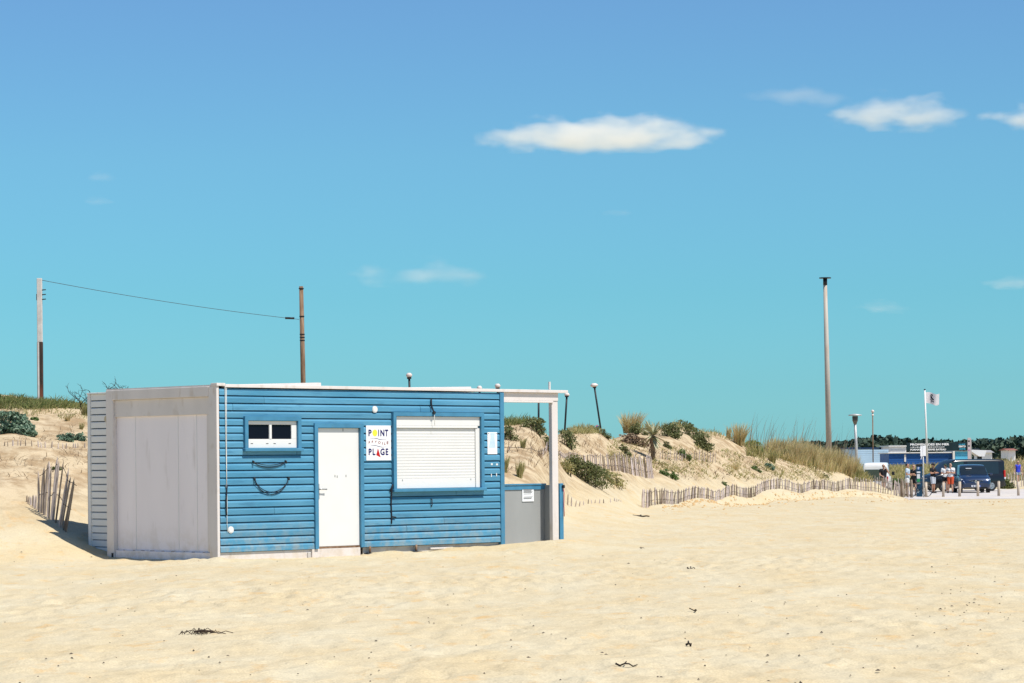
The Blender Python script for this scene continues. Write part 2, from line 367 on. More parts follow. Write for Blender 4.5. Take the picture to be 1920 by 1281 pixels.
# sand material
def sand_material():
    m = bpy.data.materials.new('sand'); m.use_nodes = True
    t = m.node_tree; N, L = t.nodes, t.links; b = N['Principled BSDF']
    tc = N.new('ShaderNodeTexCoord')
    def noise(scale, detail, st=(1, 1, 1), rough=0.55):
        mp = N.new('ShaderNodeMapping'); mp.inputs['Scale'].default_value = st
        L.new(tc.outputs['Object'], mp.inputs[0])
        n = N.new('ShaderNodeTexNoise'); n.inputs['Scale'].default_value = scale; n.inputs['Detail'].default_value = detail
        n.inputs['Roughness'].default_value = rough
        L.new(mp.outputs[0], n.inputs['Vector']); return n.outputs[0]
    def ramp(src, stops):
        r = N.new('ShaderNodeValToRGB'); r.color_ramp.elements[0].position, r.color_ramp.elements[1].position = stops[0][0], stops[-1][0]
        r.color_ramp.elements[0].color, r.color_ramp.elements[1].color = (*stops[0][1], 1), (*stops[-1][1], 1)
        L.new(src, r.inputs[0]); return r.outputs[0]
    base = ramp(noise(0.9, 6, (1, .45, 1)), [(0.34, (0.545, 0.44, 0.27)), (0.66, (0.565, 0.49, 0.34))])
    patch = N.new('ShaderNodeMapRange'); patch.inputs[1].default_value, patch.inputs[2].default_value = 0.56, 0.70; patch.inputs[4].default_value = 0.9
    L.new(noise(2.3, 6, (1, .5, 1), 0.68), patch.inputs[0])
    mx = N.new('ShaderNodeMix'); mx.data_type = 'RGBA'; L.new(patch.outputs[0], mx.inputs[0]); L.new(base, mx.inputs[6]); mx.inputs[7].default_value = (0.575, 0.385, 0.18, 1)
    gr = N.new('ShaderNodeMix'); gr.data_type = 'RGBA'; gr.blend_type = 'MULTIPLY'; gr.inputs[0].default_value = 1.0
    grain = ramp(noise(55, 2), [(0.3, (0.84, 0.84, 0.84)), (0.7, (1.08, 1.08, 1.08))])
    sz = N.new('ShaderNodeSeparateXYZ'); L.new(tc.outputs['Object'], sz.inputs[0])      # dune sand is older and warmer than the beach
    dz = N.new('ShaderNodeMapRange'); dz.inputs[1].default_value, dz.inputs[2].default_value, dz.inputs[4].default_value = 0.35, 1.3, 0.8; L.new(sz.outputs['Z'], dz.inputs[0])
    dm = N.new('ShaderNodeMix'); dm.data_type = 'RGBA'; L.new(dz.outputs[0], dm.inputs[0]); L.new(mx.outputs[2], dm.inputs[6])
    L.new(ramp(noise(2.2, 7, (1, .6, 1), .65), [(0.40, (0.30, 0.195, 0.105)), (0.58, (0.53, 0.415, 0.27))]), dm.inputs[7]); mx = dm
    L.new(mx.outputs[2], gr.inputs[6]); L.new(grain, gr.inputs[7])
    L.new(gr.outputs[2], b.inputs['Base Color']); b.inputs['Roughness'].default_value = 0.95; b.inputs['Specular IOR Level'].default_value = 0.1
    bp = N.new('ShaderNodeBump'); bp.inputs['Strength'].default_value = 0.8; bp.inputs['Distance'].default_value = 0.05
    bp2 = N.new('ShaderNodeBump'); bp2.inputs['Strength'].default_value = 0.35; bp2.inputs['Distance'].default_value = 0.01
    L.new(noise(5.5, 6, (1, .7, 1)), bp.inputs['Height']); L.new(noise(40, 4), bp2.inputs['Height'])
    L.new(bp.outputs[0], bp2.inputs['Normal']); L.new(bp2.outputs[0], b.inputs['Normal'])
    return m
M_SAND = sand_material()
def grid_mesh(name, xs, ys, zs, m):
    ny, nx = xs.shape
    v = np.stack([xs, ys, zs], -1).reshape(-1, 3)
    i = np.arange(ny * nx).reshape(ny, nx)
    f = np.stack([i[:-1, :-1], i[:-1, 1:], i[1:, 1:], i[1:, :-1]], -1).reshape(-1, 4)
    me = bpy.data.meshes.new(name)
    me.vertices.add(len(v)); me.vertices.foreach_set('co', v.ravel())
    me.loops.add(f.size); me.loops.foreach_set('vertex_index', f.ravel())
    me.polygons.add(len(f)); me.polygons.foreach_set('loop_start', np.arange(0, f.size, 4)); me.polygons.foreach_set('loop_total', np.full(len(f), 4))
    me.polygons.foreach_set('use_smooth', np.ones(len(f), bool))
    me.update(); me.validate(); me.materials.append(m)
    return me
rows = list(np.arange(-30, 14, 1.5)); y_ = 14.0
while y_ < 420: rows.append(y_); y_ += max(0.09, y_ * 0.0045)
rows = np.array(rows)
cu_ = np.concatenate([np.arange(-7000, -600, 260), np.arange(-600, -90, 34), np.arange(-90, 2011, 5.5), np.arange(2020, 2600, 34), np.arange(2620, 9000, 260)])
TXX = (cu_[None, :] - 960) / F * np.maximum(rows, 40.0)[:, None]
TYY = np.repeat(rows[:, None], len(cu_), 1)
beach = link('beach', grid_mesh('beach', TXX, TYY, gz(TXX, TYY), M_SAND)); tag(beach, 'pale yellow sand beach rising into low dunes', None, None, 'structure')
g = MB().add([(-6000, -3000, -1.0), (6000, -3000, -1.0), (6000, 7000, -1.0), (-6000, 7000, -1.0)], [(0, 1, 2, 3)])
tag(g.build('ground', mat('far_ground', (0.36, 0.33, 0.2), 0.95, 0.3, 0.02)), 'flat coastal ground reaching to the horizon', None, None, 'structure')
# car park: compacted pale surface
pr_, pc_ = np.arange(133.5, 172, 1.0), np.linspace(1700, 2900, 60)
pu, py = np.meshgrid(pc_, pr_)
pu = pu - 18 * vnoise(py / 2.0, py * 0 + 3)[:, :1] * (np.arange(60)[None, :] == 0)
px = (pu - 960) / F * py
M_PARK = mat('car_park_surface', (0.50, 0.46, 0.44), 0.95, 0.12, 0.8, 0.3, 6.0, wear=((0.60, 0.52, 0.40), 0.5, 0.5, 0.7))
tag(link('car_park', grid_mesh('car_park', px, py, gz(px, py) + 0.008, M_PARK)), 'pale grey compacted car park surface behind wooden bollards', None, None, 'structure')

# ------------------------------------------------------------------ the blue beach cabin
M_BLUE = mat('blue_paint', (0.060, 0.225, 0.355), 0.45, 0.10, 2.2, 0.2, 26, c2=(0.10, 0.285, 0.42), stretch=(0.35, 1, 2.2), objvar=.09, wear=((0.05, 0.17, 0.28), 6.0, 0.56, 0.78), dirt=((.42, .36, .26), .1, .75, .45))
M_BLUE_TRIM = mat('blue_trim_paint', (0.055, 0.205, 0.335), 0.5, 0.12, 4.0, 0.08, 30, wear=((0.12, 0.20, 0.22), 9.0, 0.62, 0.80))
M_BACKING = mat('gap_shade_backing', (0.012, 0.03, 0.05), 0.9, 0.2, 6)  # near-black colour stands in for the shade inside the board gaps
M_WHITE = mat('white_paint', (0.70, 0.69, 0.67), 0.45, 0.02, 2.5, 0.02, 20, wear=((0.55, 0.52, 0.48), 7.0, 0.68, 0.86))
M_STEEL_W = mat('painted_steel', (0.66, 0.605, 0.575), 0.6, 0.05, 2.0, 0.05, 14, wear=((0.50, 0.42, 0.35), 6.0, 0.58, 0.82), stretch=(1, 1, 0.5), dirt=((.52, .42, .28), -.1, .5, .6))
M_PANEL = mat('grey_lilac_panel', (0.83, 0.765, 0.775), 0.6, 0.03, 1.2, 0.04, 18, stretch=(1, 1.6, 0.3), wear=((0.60, 0.54, 0.52), 4.0, 0.60, 0.88), dirt=((.55, .45, .32), -.1, .6, .6))
M_PLASTER = mat('grey_base', (0.50, 0.47, 0.44), 0.9, 0.12, 5.0, 0.2, 20, wear=((0.36, 0.27, 0.18), 6.0, 0.58, 0.75))
M_DARK = mat('black_rubber', (0.018, 0.018, 0.02), 0.7, 0.3, 10)
M_GLASS = mat('dark_glass', (0.004, 0.005, 0.012), 0.08, 0.1, 2, spec=0.12)
M_GREY = mat('cement_grey', (0.29, 0.295, 0.29), 0.85, 0.07, 1.6, 0.1, 16, stretch=(1, 1, .4))
M_STEEL = mat('brushed_steel', (0.42, 0.43, 0.44), 0.35, 0.1, 8, metal=0.9)
M_RUST = mat('rusty_steel', (0.14, 0.07, 0.035), 0.9, 0.3, 12, 0.2, c2=(0.30, 0.20, 0.13))
M_PAPER = mat('paper', (0.80, 0.81, 0.82), 0.6, 0.02, 3)

HC = 2.88          # top of the cladding
WD = 3.07          # depth of the end face
cabin = thing('beach_cabin', 'blue plank beach cabin with white door, white roller shutter and open bay on the sand', 'cabin', (CAB[0], CAB[1], 0), CAB[2])
k = MB(); k.box(0.11, 6.57, 0.012, WD - 0.04, 0.14, HC - 0.01)
k.build('backing_board', M_BACKING, cabin)
# planks, cut round the openings (x0, x1, z0, z1 of the inner openings)
OPEN = [(0.62, 1.70, 1.875, 2.335), (2.15, 3.11, 0.0, 2.22), (3.93, 5.99, 1.15, 2.43)]
PH, Z0, NP = 0.1241, 0.150, 22
def plank(x0, x1, za, zb):
    h = zb - za
    if h > 0.06: pr = [(-.030, 0), (-.030, h - .050), (-.006, h - .013), (.0105, h - .013), (.0105, 0.0)]
    else: pr = [(-.030, 0), (-.030, h), (.0105, h), (.0105, 0)]
    j = rnd.uniform(-.0025, .0025)
    q = MB().prism([(a + j, za + b) for a, b in pr], 'x', x0 + .0035, x1 - .0035)
    q.build('plank', M_BLUE, cabin)
JOINTS = {1: [2.9], 3: [5.1], 5: [1.2], 7: [5.4], 9: [], 12: [], 17: [4.6, 1.0], 18: [4.1], 20: [1.0], 19: [4.55, 0.33], 2: [4.2]}
for r_ in range(NP):
    za, zb = Z0 + r_ * PH, Z0 + (r_ + 1) * PH
    xs_ = [0.045] + JOINTS.get(r_, []) + [6.505]
    cuts = sorted(set(xs_ + [a for o_ in OPEN if o_[2] < zb and o_[3] > za for a in o_[:2]]))
    for a, b in zip(cuts[:-1], cuts[1:]):
        mid = (a + b) / 2; lo, hi = za, zb; skip = False
        for o_ in OPEN:
            if o_[0] < mid < o_[1] and o_[2] < zb and o_[3] > za:
                if o_[2] <= za and o_[3] >= zb: skip = True
                elif o_[3] < zb: lo = o_[3]
                else: hi = o_[2]
        if not skip and hi - lo > .02: plank(a, b, lo, hi)
# corner trims
MB().box(6.507, 6.606, -.045, .05, .10, HC, .004).build('corner_trim', M_BLUE_TRIM, cabin)
MB().box(6.535, 6.60, -.02, .055, .0, .095, .006).build('corner_foot', M_DARK, cabin)
# right-hand gable wall of the closed part
MB().box(6.572, 6.60, .052, WD - .03, .12, HC - .02).build('gable_wall', M_BLUE_TRIM, cabin)
# end face: painted steel frame with a recessed panel
MB().box(-.012, .042, -.028, .19, -.12, 2.905, .006).build('frame_post', M_STEEL_W, cabin)
MB().box(-.012, .10, WD - .20, WD, -.25, 2.905, .006).build('frame_post', M_STEEL_W, cabin)
MB().box(-.016, .10, .192, WD - .202, 2.735, 2.905, .006).build('lintel', M_STEEL_W, cabin)
ep = MB().box(.075, .10, .192, WD - .202, -.12, 2.734).build('end_panel', M_PANEL, cabin)
MB().box(.035, .0735, .192, WD - .202, 2.44, 2.733, .004).build('header_panel', M_STEEL_W, cabin)
MB().box(.035, .0735, .193, .30, .16, 2.438, .003).build('side_strip', M_STEEL_W, cabin)
for yy in (.62, 1.13, 2.33): MB().box(.070, .0745, yy - .005, yy + .005, .16, 2.437).build('panel_seam', M_WHITE, cabin)
br = MB().box(.02, .0735, .192, WD - .202, -.12, .14, .006).build('bottom_rail', M_PANEL, cabin)
for i in range(9): MB().box(.0195, .0215, .35 + i * .28, .35 + i * .28 + rnd.uniform(.02, .12), .142, .150).build('rust_line', M_RUST, br)
MB().box(.045, .06, .0, .05, 2.905, 2.93).build('corner_casting', M_STEEL_W, cabin)
MB().box(-.02, .16, -.05, .12, 2.906, 2.955, .004).build('corner_casting', M_STEEL_W, cabin)
MB().box(-.014, .0, WD - .19, WD - .13, -.02, .09).build('latch', M_DARK, cabin)
# roof
rf = MB().box(.162, 8.27, -.055, .07, 2.885, 2.938, .004).build('roof_edge', M_STEEL_W, cabin)
MB().box(.0, 6.70, .072, WD, 2.907, 2.93).build('roof', M_STEEL_W, cabin)
k = MB(); k.prism([(.25, 2.935), (2.30, 2.998), (2.36, 2.996), (2.36, 2.935)], 'y', .10, 1.3); k.build('roof_sheet', M_STEEL_W, rf)
k = MB(); k.prism([(4.0, 2.94), (6.1, 2.985), (6.12, 2.935)], 'y', .30, 1.4); k.build('roof_sheet', M_STEEL_W, rf)
MB().box(7.80, 7.83, -.03, 0, 2.945, 3.09).build('roof_stub', M_STEEL_W, rf)
# base beam, step, feet
MB().box(.045, 2.05, .0, .045, -.10, .142).build('base_beam', M_STEEL_W, cabin)
MB().box(3.22, 6.53, .03, .06, -.10, .142).build('base_beam', M_PLASTER, cabin)
st = MB().box(2.02, 3.115, -.03, .0, -.10, .148, .004).build('door_step', M_STEEL_W, cabin)
MB().box(1.93, 2.01, -.02, -.001, -.08, .10, .008).build('base_bracket', M_PLASTER, cabin)
for x_ in (3.33, 4.42): 
    ft = MB().box(x_ - .10, x_ + .10, -.10, .04, -.03, .045, .015).build('support_foot', M_DARK, cabin)
    MB().tube([(x_, -.03, .03), (x_, -.03, .16)], .02, 8).build('jack_screw', M_RUST, ft)
MB().box(4.75, 5.3, -.05, -.02, .065, .095, .004).build('loose_batten', M_STEEL_W, cabin)
# small window
def casing(par, x0, x1, z0, z1, w, front, sill=True):
    """mitred casing boards round an opening x0..x1, z0..z1"""
    for pts in ([(x0 - w, z0), (x0, z0), (x0, z1), (x0 - w, z1 + w)], [(x1, z0), (x1 + w, z0), (x1 + w, z1 + w), (x1, z1)], [(x0, z1 + .001), (x1, z1 + .001), (x1 + w, z1 + w + .001), (x0 - w, z1 + w + .001)]):
        k = MB().prism(pts, 'y', front, .0105); k.build('casing', M_BLUE_TRIM, par)
    if sill: MB().box(x0 - w - .02, x1 + w + .03, front - .03, .0105, z0 - .055, z0 - .001, .006).build('sill', M_BLUE_TRIM, par)
w1 = MB().box(.621, 1.699, .006, .0118, 1.876, 2.334).build('window', M_DARK, cabin)
casing(w1, .62, 1.70, 1.875, 2.335, .07, -.075)
fz0, fz1 = 1.876, 2.29
for b_ in ((.622, 1.698, fz0, fz0 + .15), (.622, 1.698, fz1 - .02, fz1 + .042), (1.585, 1.698, fz0 + .151, fz1 - .021)):
    MB().box(b_[0], b_[1], -.03, .004, b_[2], b_[3], .004).build('frame', M_WHITE, w1)
for a, b in ((.622, 1.10), (1.155, 1.584)):
    MB().box(a, b, -.012, .002, fz0 + .151, fz1 - .021).build('pane', M_GLASS, w1)
MB().box(1.101, 1.154, -.036, .003, fz0 + .151, fz1 - .021, .004).build('mullion', M_WHITE, w1)
for a in (.70, 1.03, 1.19, 1.52): MB().box(a, a + .05, -.0325, -.0305, fz0 + .07, fz0 + .08).build('drain_slot', M_DARK, w1)
# door
dr = MB().box(2.153, 3.107, -.012, .0108, .185, 2.215, .003).build('door', M_WHITE, cabin)
casing(dr, 2.15, 3.11, .15, 2.22, .075, -.062, False)
MB().box(2.153, 3.107, -.022, .0105, .152, .182).build('threshold', M_RUST, dr)
hd = MB().box(2.17, 2.205, -.02, -.0125, 1.00, 1.26, .003).build('handle_plate', M_STEEL, dr)
MB().tube([(2.187, -.02, 1.17), (2.187, -.065, 1.17), (2.33, -.065, 1.165)], .012, 8).build('handle', M_STEEL, dr)
for a, b in ((2.55, 1.37), (2.60, 1.36), (2.80, 1.37), (2.74, 2.16)): MB().box(a, a + .02, -.0145, -.0125, b, b + .04).build('scuff', M_GREY, dr)
# serving window with roller shutter
w2 = MB().box(3.931, 5.989, .004, .0118, 1.151, 2.429).build('serving_window', M_WHITE, cabin)
casing(w2, 3.93, 5.99, 1.15, 2.43, .07, -.085)
MB().box(3.935, 5.985, -.045, .002, 2.262, 2.427, .005).build('shutter_box', M_WHITE, w2)
MB().box(3.935, 5.93, -.052, .002, 2.222, 2.26, .004).build('shutter_rail', M_WHITE, w2)
MB().box(5.885, 5.985, -.040, .002, 1.152, 2.220, .004).build('guide_rail', M_WHITE, w2)
sh = MB().box(3.936, 5.882, -.006, .001, 1.152, 2.220).build('shutter', M_WHITE, w2)
ns_ = 17
for i in range(ns_):
    za = 1.325 + i * (2.218 - 1.325) / ns_; h = (2.218 - 1.325) / ns_
    MB().prism([(-.008, za + .001), (-.017, za + .001), (-.0195, za + h * .5), (-.017, za + h - .003), (-.008, za + h - .003)], 'x', 3.937, 5.881).build('slat', M_WHITE, sh)
MB().box(3.937, 5.881, -.026, -.0065, 1.153, 1.322, .005).build('bottom_bar', M_WHITE, sh)
for a in (4.10, 5.76): MB().box(a, a + .018, -.028, -.0265, 1.285, 1.315).build('rivet', M_STEEL, sh)
# round vents and small fittings
for x_, z_ in ((3.47, 2.545), (.26, .52)):
    vt = MB().disc((x_, -.030, z_), .058, (0, 1, 0), .022, 24).build('vent', M_WHITE, cabin)
    MB().disc((x_, -.043, z_), .042, (0, 1, 0), .006, 20).build('vent_cap', M_WHITE, vt)
for x_, z_ in ((6.27, 1.55), (6.40, 1.545)): MB().box(x_, x_ + .05, -.034, -.023, z_, z_ + .035, .004).build('clip', M_WHITE, cabin)
for x_, z_ in ((6.27, 1.335), (6.40, 1.345)): MB().box(x_, x_ + .022, -.036, -.023, z_, z_ + .06, .004).build('hook', M_WHITE, cabin)
# open bay to the right: beam, posts, low panel, floor
MB().box(6.61, 8.06, .0, .09, 2.735, 2.884, .004).build('beam', M_STEEL_W, cabin)
MB().box(6.61, 7.92, -.012, .10, 2.70, 2.733, .004).build('beam_flange', M_STEEL_W, cabin)
MB().box(6.61, 8.06, WD - .25, WD - .13, 2.69, 2.86, .004).build('rear_beam', M_RUST, cabin)
MB().box(7.90, 8.06, .012, .10, .02, 2.734, .006).build('post', M_STEEL_W, cabin)
MB().box(8.10, 8.20, .02, .06, .10, 1.20, .004).build('side_board', M_BLUE_TRIM, cabin)
lp = MB().box(6.61, 7.97, .30, .34, .05, 1.17, .003).build('low_panel', M_GREY, cabin)
MB().box(6.61, 8.0, .27, .37, 1.172, 1.20, .004).build('panel_cap', M_BLUE_TRIM, lp)
MB().box(6.612, 7.969, .285, .299, 1.09, 1.171).build('cap_rail', M_BLUE_TRIM, lp)
MB().box(7.972, 8.01, .143, .34, .05, 1.171, .003).build('return_panel', M_GREY, cabin)
MB().box(6.61, 8.05, -.02, .8, -.08, .055, .006).build('bay_floor', M_STEEL_W, cabin)
# ------------------------------------------------------------------ things hung on the cabin (built in the cabin's frame)
CM = Matrix.Translation((CAB[0], CAB[1], 0)) @ Matrix.Rotation(CAB[2], 4, 'Z')
def on_cabin(name, label, cat, x, y, z, group=None):
    return thing(name, label, cat, CM @ Vector((x, y, z)), CAB[2], group)
M_NAVY = mat('navy_ink', (0.010, 0.008, 0.10), 0.6, 0.05, 3); M_YEL = mat('yellow_ink', (0.85, 0.70, 0.06), 0.6, 0.03, 3)
M_RED = mat('red_ink', (0.45, 0.008, 0.008), 0.6, 0.05, 3); M_BROWN = mat('brown_ink', (0.22, 0.045, 0.03), 0.6, 0.05, 3)
M_SIGN = mat('white_sign', (0.82, 0.81, 0.82), 0.4, 0.01, 3)
sx0, sx1, sz0, sz1 = 3.262, 3.835, 1.655, 2.262
sg = on_cabin('beach_sign', 'white square sign reading POINT PLAGE with yellow sun and red sail beside door', 'sign', sx0, -.035, sz0)
W_, H_ = sx1 - sx0, sz1 - sz0
def SU(x, y): return ((x - 145) / 740 * W_, (1130 - y) / 970 * H_)
MB().box(0, W_, -.003, .012, 0, H_).build('plate', M_SIGN, sg)
def sign_text(s_, x0, x1, y0, y1, m, bold=.04):
    a, b = SU(x0, y1), SU(x1, y0)
    return link('lettering', text_mesh(s_, a[0], b[0], a[1], b[1], -.0045, m, bold), sg)
sign_text('P', 208, 305, 272, 462, M_NAVY); sign_text('I', 503, 528, 272, 462, M_NAVY); sign_text('N', 566, 688, 272, 462, M_NAVY); sign_text('T', 706, 805, 272, 462, M_NAVY)
c0 = SU(402, 366); MB().disc((c0[0], -.0045, c0[1]), .057, (0, 1, 0), .002, 28, .060).build('sun_disc', M_YEL, sg)
for y_, x0, x1 in ((535, 235, 765), (738, 245, 755)):
    k = MB(); n = 26; up, dn = [], []
    for i in range(n + 1):
        t_ = i / n; w = 1 + 7 * math.sin(math.pi * t_)
        yy = y_ - 24 * math.sin(2 * math.pi * t_ * .92 + .25) ; up.append(SU(x0 + (x1 - x0) * t_, yy - w)); dn.append(SU(x0 + (x1 - x0) * t_, yy + w))
    vs_ = [(p[0], -.0045, p[1]) for p in up + dn]
    k.add(vs_, [(i, i + 1, n + 2 + i, n + 1 + i) for i in range(n)]); k.build('wave_line', M_NAVY, sg)
for ch, x0, x1, y0, y1 in (('F', 212, 258, 598, 672), ('F', 305, 350, 580, 654), ('V', 392, 460, 576, 640), ('O', 497, 572, 594, 672), ('I', 616, 634, 620, 694), ('L', 676, 722, 628, 700), ('E', 755, 810, 600, 682)):
    sign_text(ch, x0, x1, y0, y1, M_BROWN, .03)
sign_text('P', 208, 303, 800, 988, M_NAVY); sign_text('L', 328, 412, 800, 988, M_NAVY); sign_text('G', 560, 690, 797, 992, M_NAVY); sign_text('E', 722, 803, 800, 988, M_NAVY)
tri = [SU(490, 785), SU(435, 985), SU(570, 1052)]
MB().add([(p[0], -.0045, p[1]) for p in tri], [(0, 1, 2)]).build('sail', M_RED, sg)
# notice holder right of the serving window
nh = on_cabin('notice_holder', 'small white faded notice on blue planks right of the roller shutter', 'notice', 6.19, -.026, 1.75)
MB().box(0, .245, -.008, .003, .0, .40, .004).build('sheet', M_PAPER, nh)
MB().add([(.03, -.0095, .12), (.20, -.0095, .12), (.175, -.0095, .30), (.185, -.0095, .385), (.07, -.0095, .385), (.075, -.0095, .30)], [(0, 1, 2, 3, 4, 5)]).build('faded_print', mat('faded_blue_print', (0.50, 0.63, 0.76), 0.6, 0.06, 8), nh)
for x_ in (.025, .215): MB().disc((x_, -.010, .375), .008, (0, 1, 0), .004, 10).build('screw', M_DARK, nh)
# notice in the bay
nb = on_cabin('bay_notice', 'small white printed notice fixed to the grey low panel of the bay', 'notice', 7.38, .292, .87)
MB().box(0, .30, -.006, .005, 0, .26).build('sheet', M_PAPER, nb)
for i, zz in enumerate((.225, .21, .195, .18, .165, .14, .085, .065, .05)): MB().box(.03, .27 - .02 * (i % 3), -.0075, -.0062, zz - .005, zz + .003).build('printed_line', M_DARK, nb)
# cords
M_CORD_W = mat('white_cord', (0.72, 0.70, 0.64), 0.8, 0.1, 30); M_CORD_B = mat('black_cord', (0.012, 0.012, 0.02), 0.7, 0.2, 30)
hc = on_cabin('flag_halyard', 'thin white hoisting cord hanging down the left end of the blue planks', 'cord', .16, -.03, 2.9)
MB().tube([(0, -.012, .03), (.003, -.012, -.6), (.012, -.012, -1.3), (.015, -.012, -1.75)], .005, 6).build('cord', M_CORD_W, hc)
MB().tube([(.028, -.012, .03), (.022, -.012, -.8), (.017, -.012, -1.6), (.024, -.012, -1.95), (.014, -.014, -2.25), (.026, -.012, -2.42)], .0045, 6).build('cord', M_CORD_W, hc)
MB().tube([(.02, -.018, -1.63), (.006, -.018, -1.8), (-.006, -.018, -1.95), (.004, -.018, -2.14)], .011, 6).build('knot', M_CORD_B, hc)
MB().box(-.005, .035, -.02, .006, -1.68, -1.62, .004).build('cleat', M_STEEL, hc)
def bungee(label, x0, x1, z_, sag, tw):
    o = on_cabin('bungee_cord', label, 'cord', x0, -.03, z_, 'black cords under the small window')
    n = 16
    for j in (0, 1):
        pts = [((x1 - x0) * i / n, -.014 - .006 * j, -(sag - .035 * j) * (1 - (2 * i / n - 1) ** 2) ** tw) for i in range(n + 1)]
        MB().tube(pts, .0065, 6).build('strand', M_CORD_B, o)
    for xx in (0, x1 - x0): MB().tube([(xx, .008, .02), (xx, -.03, .012), (xx, -.03, -.03)], .014, 8).build('hook', M_DARK, o)
bungee('black bungee cord with shallow sag just below the small window', .74, 1.44, 1.64, .085, .8)
bungee('black bungee cord with deep sag, lower one below the small window', .76, 1.50, 1.36, .26, .7)
rp = on_cabin('black_rope', 'short black rope dangling over the top of the roller shutter casing', 'rope', 4.80, -.03, 2.72)
MB().tube([(0, -.015, .02), (-.008, -.02, -.06), (.006, -.02, -.12), (.0, -.07, -.2), (.008, -.075, -.24)], .015, 6).build('rope', M_CORD_B, rp)
MB().disc((.005, -.08, -.225), .028, (0, 1, 0), .03, 10).build('pulley', M_DARK, rp)
MB().tube([(.012, -.08, -.24), (.022, -.075, -.46)], .005, 5).build('tail', M_CORD_W, rp)
rp = on_cabin('black_rope', 'long black rope hanging beside the lower left of the roller shutter', 'rope', 3.83, -.03, 1.20)
MB().tube([(.03, -.02, .03), (.0, -.03, -.02), (-.006, -.012, -.3), (.004, -.012, -.58), (-.004, -.012, -.66)], .013, 6).build('rope', M_CORD_B, rp)
MB().tube([(.0, -.02, -.53), (.10, -.02, -.55)], .010, 6).build('toggle', M_DARK, rp)
MB().tube([(.0, -.02, -.02), (-.04, -.02, -.06), (-.02, -.02, -.09)], .008, 6).build('loop', M_CORD_B, rp)
rp = on_cabin('rope_hook', 'small black hook on the planks under the roller shutter sill', 'hook', 4.78, -.028, .86)
MB().tube([(0, .005, .10), (0, -.03, .10), (.004, -.03, .0), (0, -.012, -.04)], .010, 6).build('hook', M_DARK, rp)
rp = on_cabin('red_cord', 'thin pink cord with black fitting on the narrow blue board beside the bay post', 'cord', 8.17, .005, .98)
MB().tube([(0, 0, .15), (.02, -.01, .05), (.012, -.01, -.2), (.02, -.01, -.4)], .008, 5).build('cord', mat('pink_cord', (0.45, .05, .10), .7), rp)
MB().box(-.02, .03, -.03, .01, .13, .19, .008).build('fitting', M_DARK, rp)
# white slatted shed behind the left end
shd = thing('slatted_shed', 'white slatted shed standing right behind the left end of the cabin', 'shed', CM @ Vector((.25, WD + .03, 0)), CAB[2])
SW_, SH_ = 0.84, 2.86
MB().box(.03, 1.6, .0, SW_, .0, SH_ - .05).build('core', M_BACKING, shd)
for i in range(23):
    za = .06 + i * .1225
    MB().prism([(.0295, za), (-.004, za), (-.004, za + .096), (.004, za + .108), (.0295, za + .108)], 'y', .0, SW_ - .061).build('slat', M_WHITE, shd) if False else \
        MB().add([(x, y, z) for y in (.0, SW_ - .061) for x, z in [(.0295, za), (-.004, za), (-.004, za + .096), (.006, za + .108), (.0295, za + .108)]],
                 [(0, 1, 2, 3, 4), (9, 8, 7, 6, 5)] + [(a, (a + 1) % 5, 5 + (a + 1) % 5, 5 + a) for a in range(5)]).build('slat', M_WHITE, shd)
MB().box(-.02, .03, SW_ - .06, SW_ + .02, -.05, SH_, .004).build('corner_post', M_WHITE, shd)
MB().box(-.03, 1.65, -.0, SW_ + .03, SH_ + .002, SH_ + .03, .004).build('roof', M_WHITE, shd)
MB().disc((-.012, .30, 2.42), .055, (1, 0, 0), .02, 18).build('wall_lamp', mat('yellowed_plastic', (.5, .42, .28), .5), shd)
pb = thing('leaning_batten', 'thin weathered wooden batten leaning at the slatted shed corner', 'batten', CM @ Vector((.3, WD + SW_ + .12, 0.1)), CAB[2])
M_WOODG = mat('weathered_wood', (0.30, 0.245, 0.19), 0.9, 0.25, 9, 0.3, 40, stretch=(3, 3, .6), island=[(0.24, .17, .11), (0.40, .34, .28), (.33, .27, .21)])
k = MB().box(-.012, .012, -.02, .02, .0, 1.75, .003); k.build('batten', M_WOODG, pb)

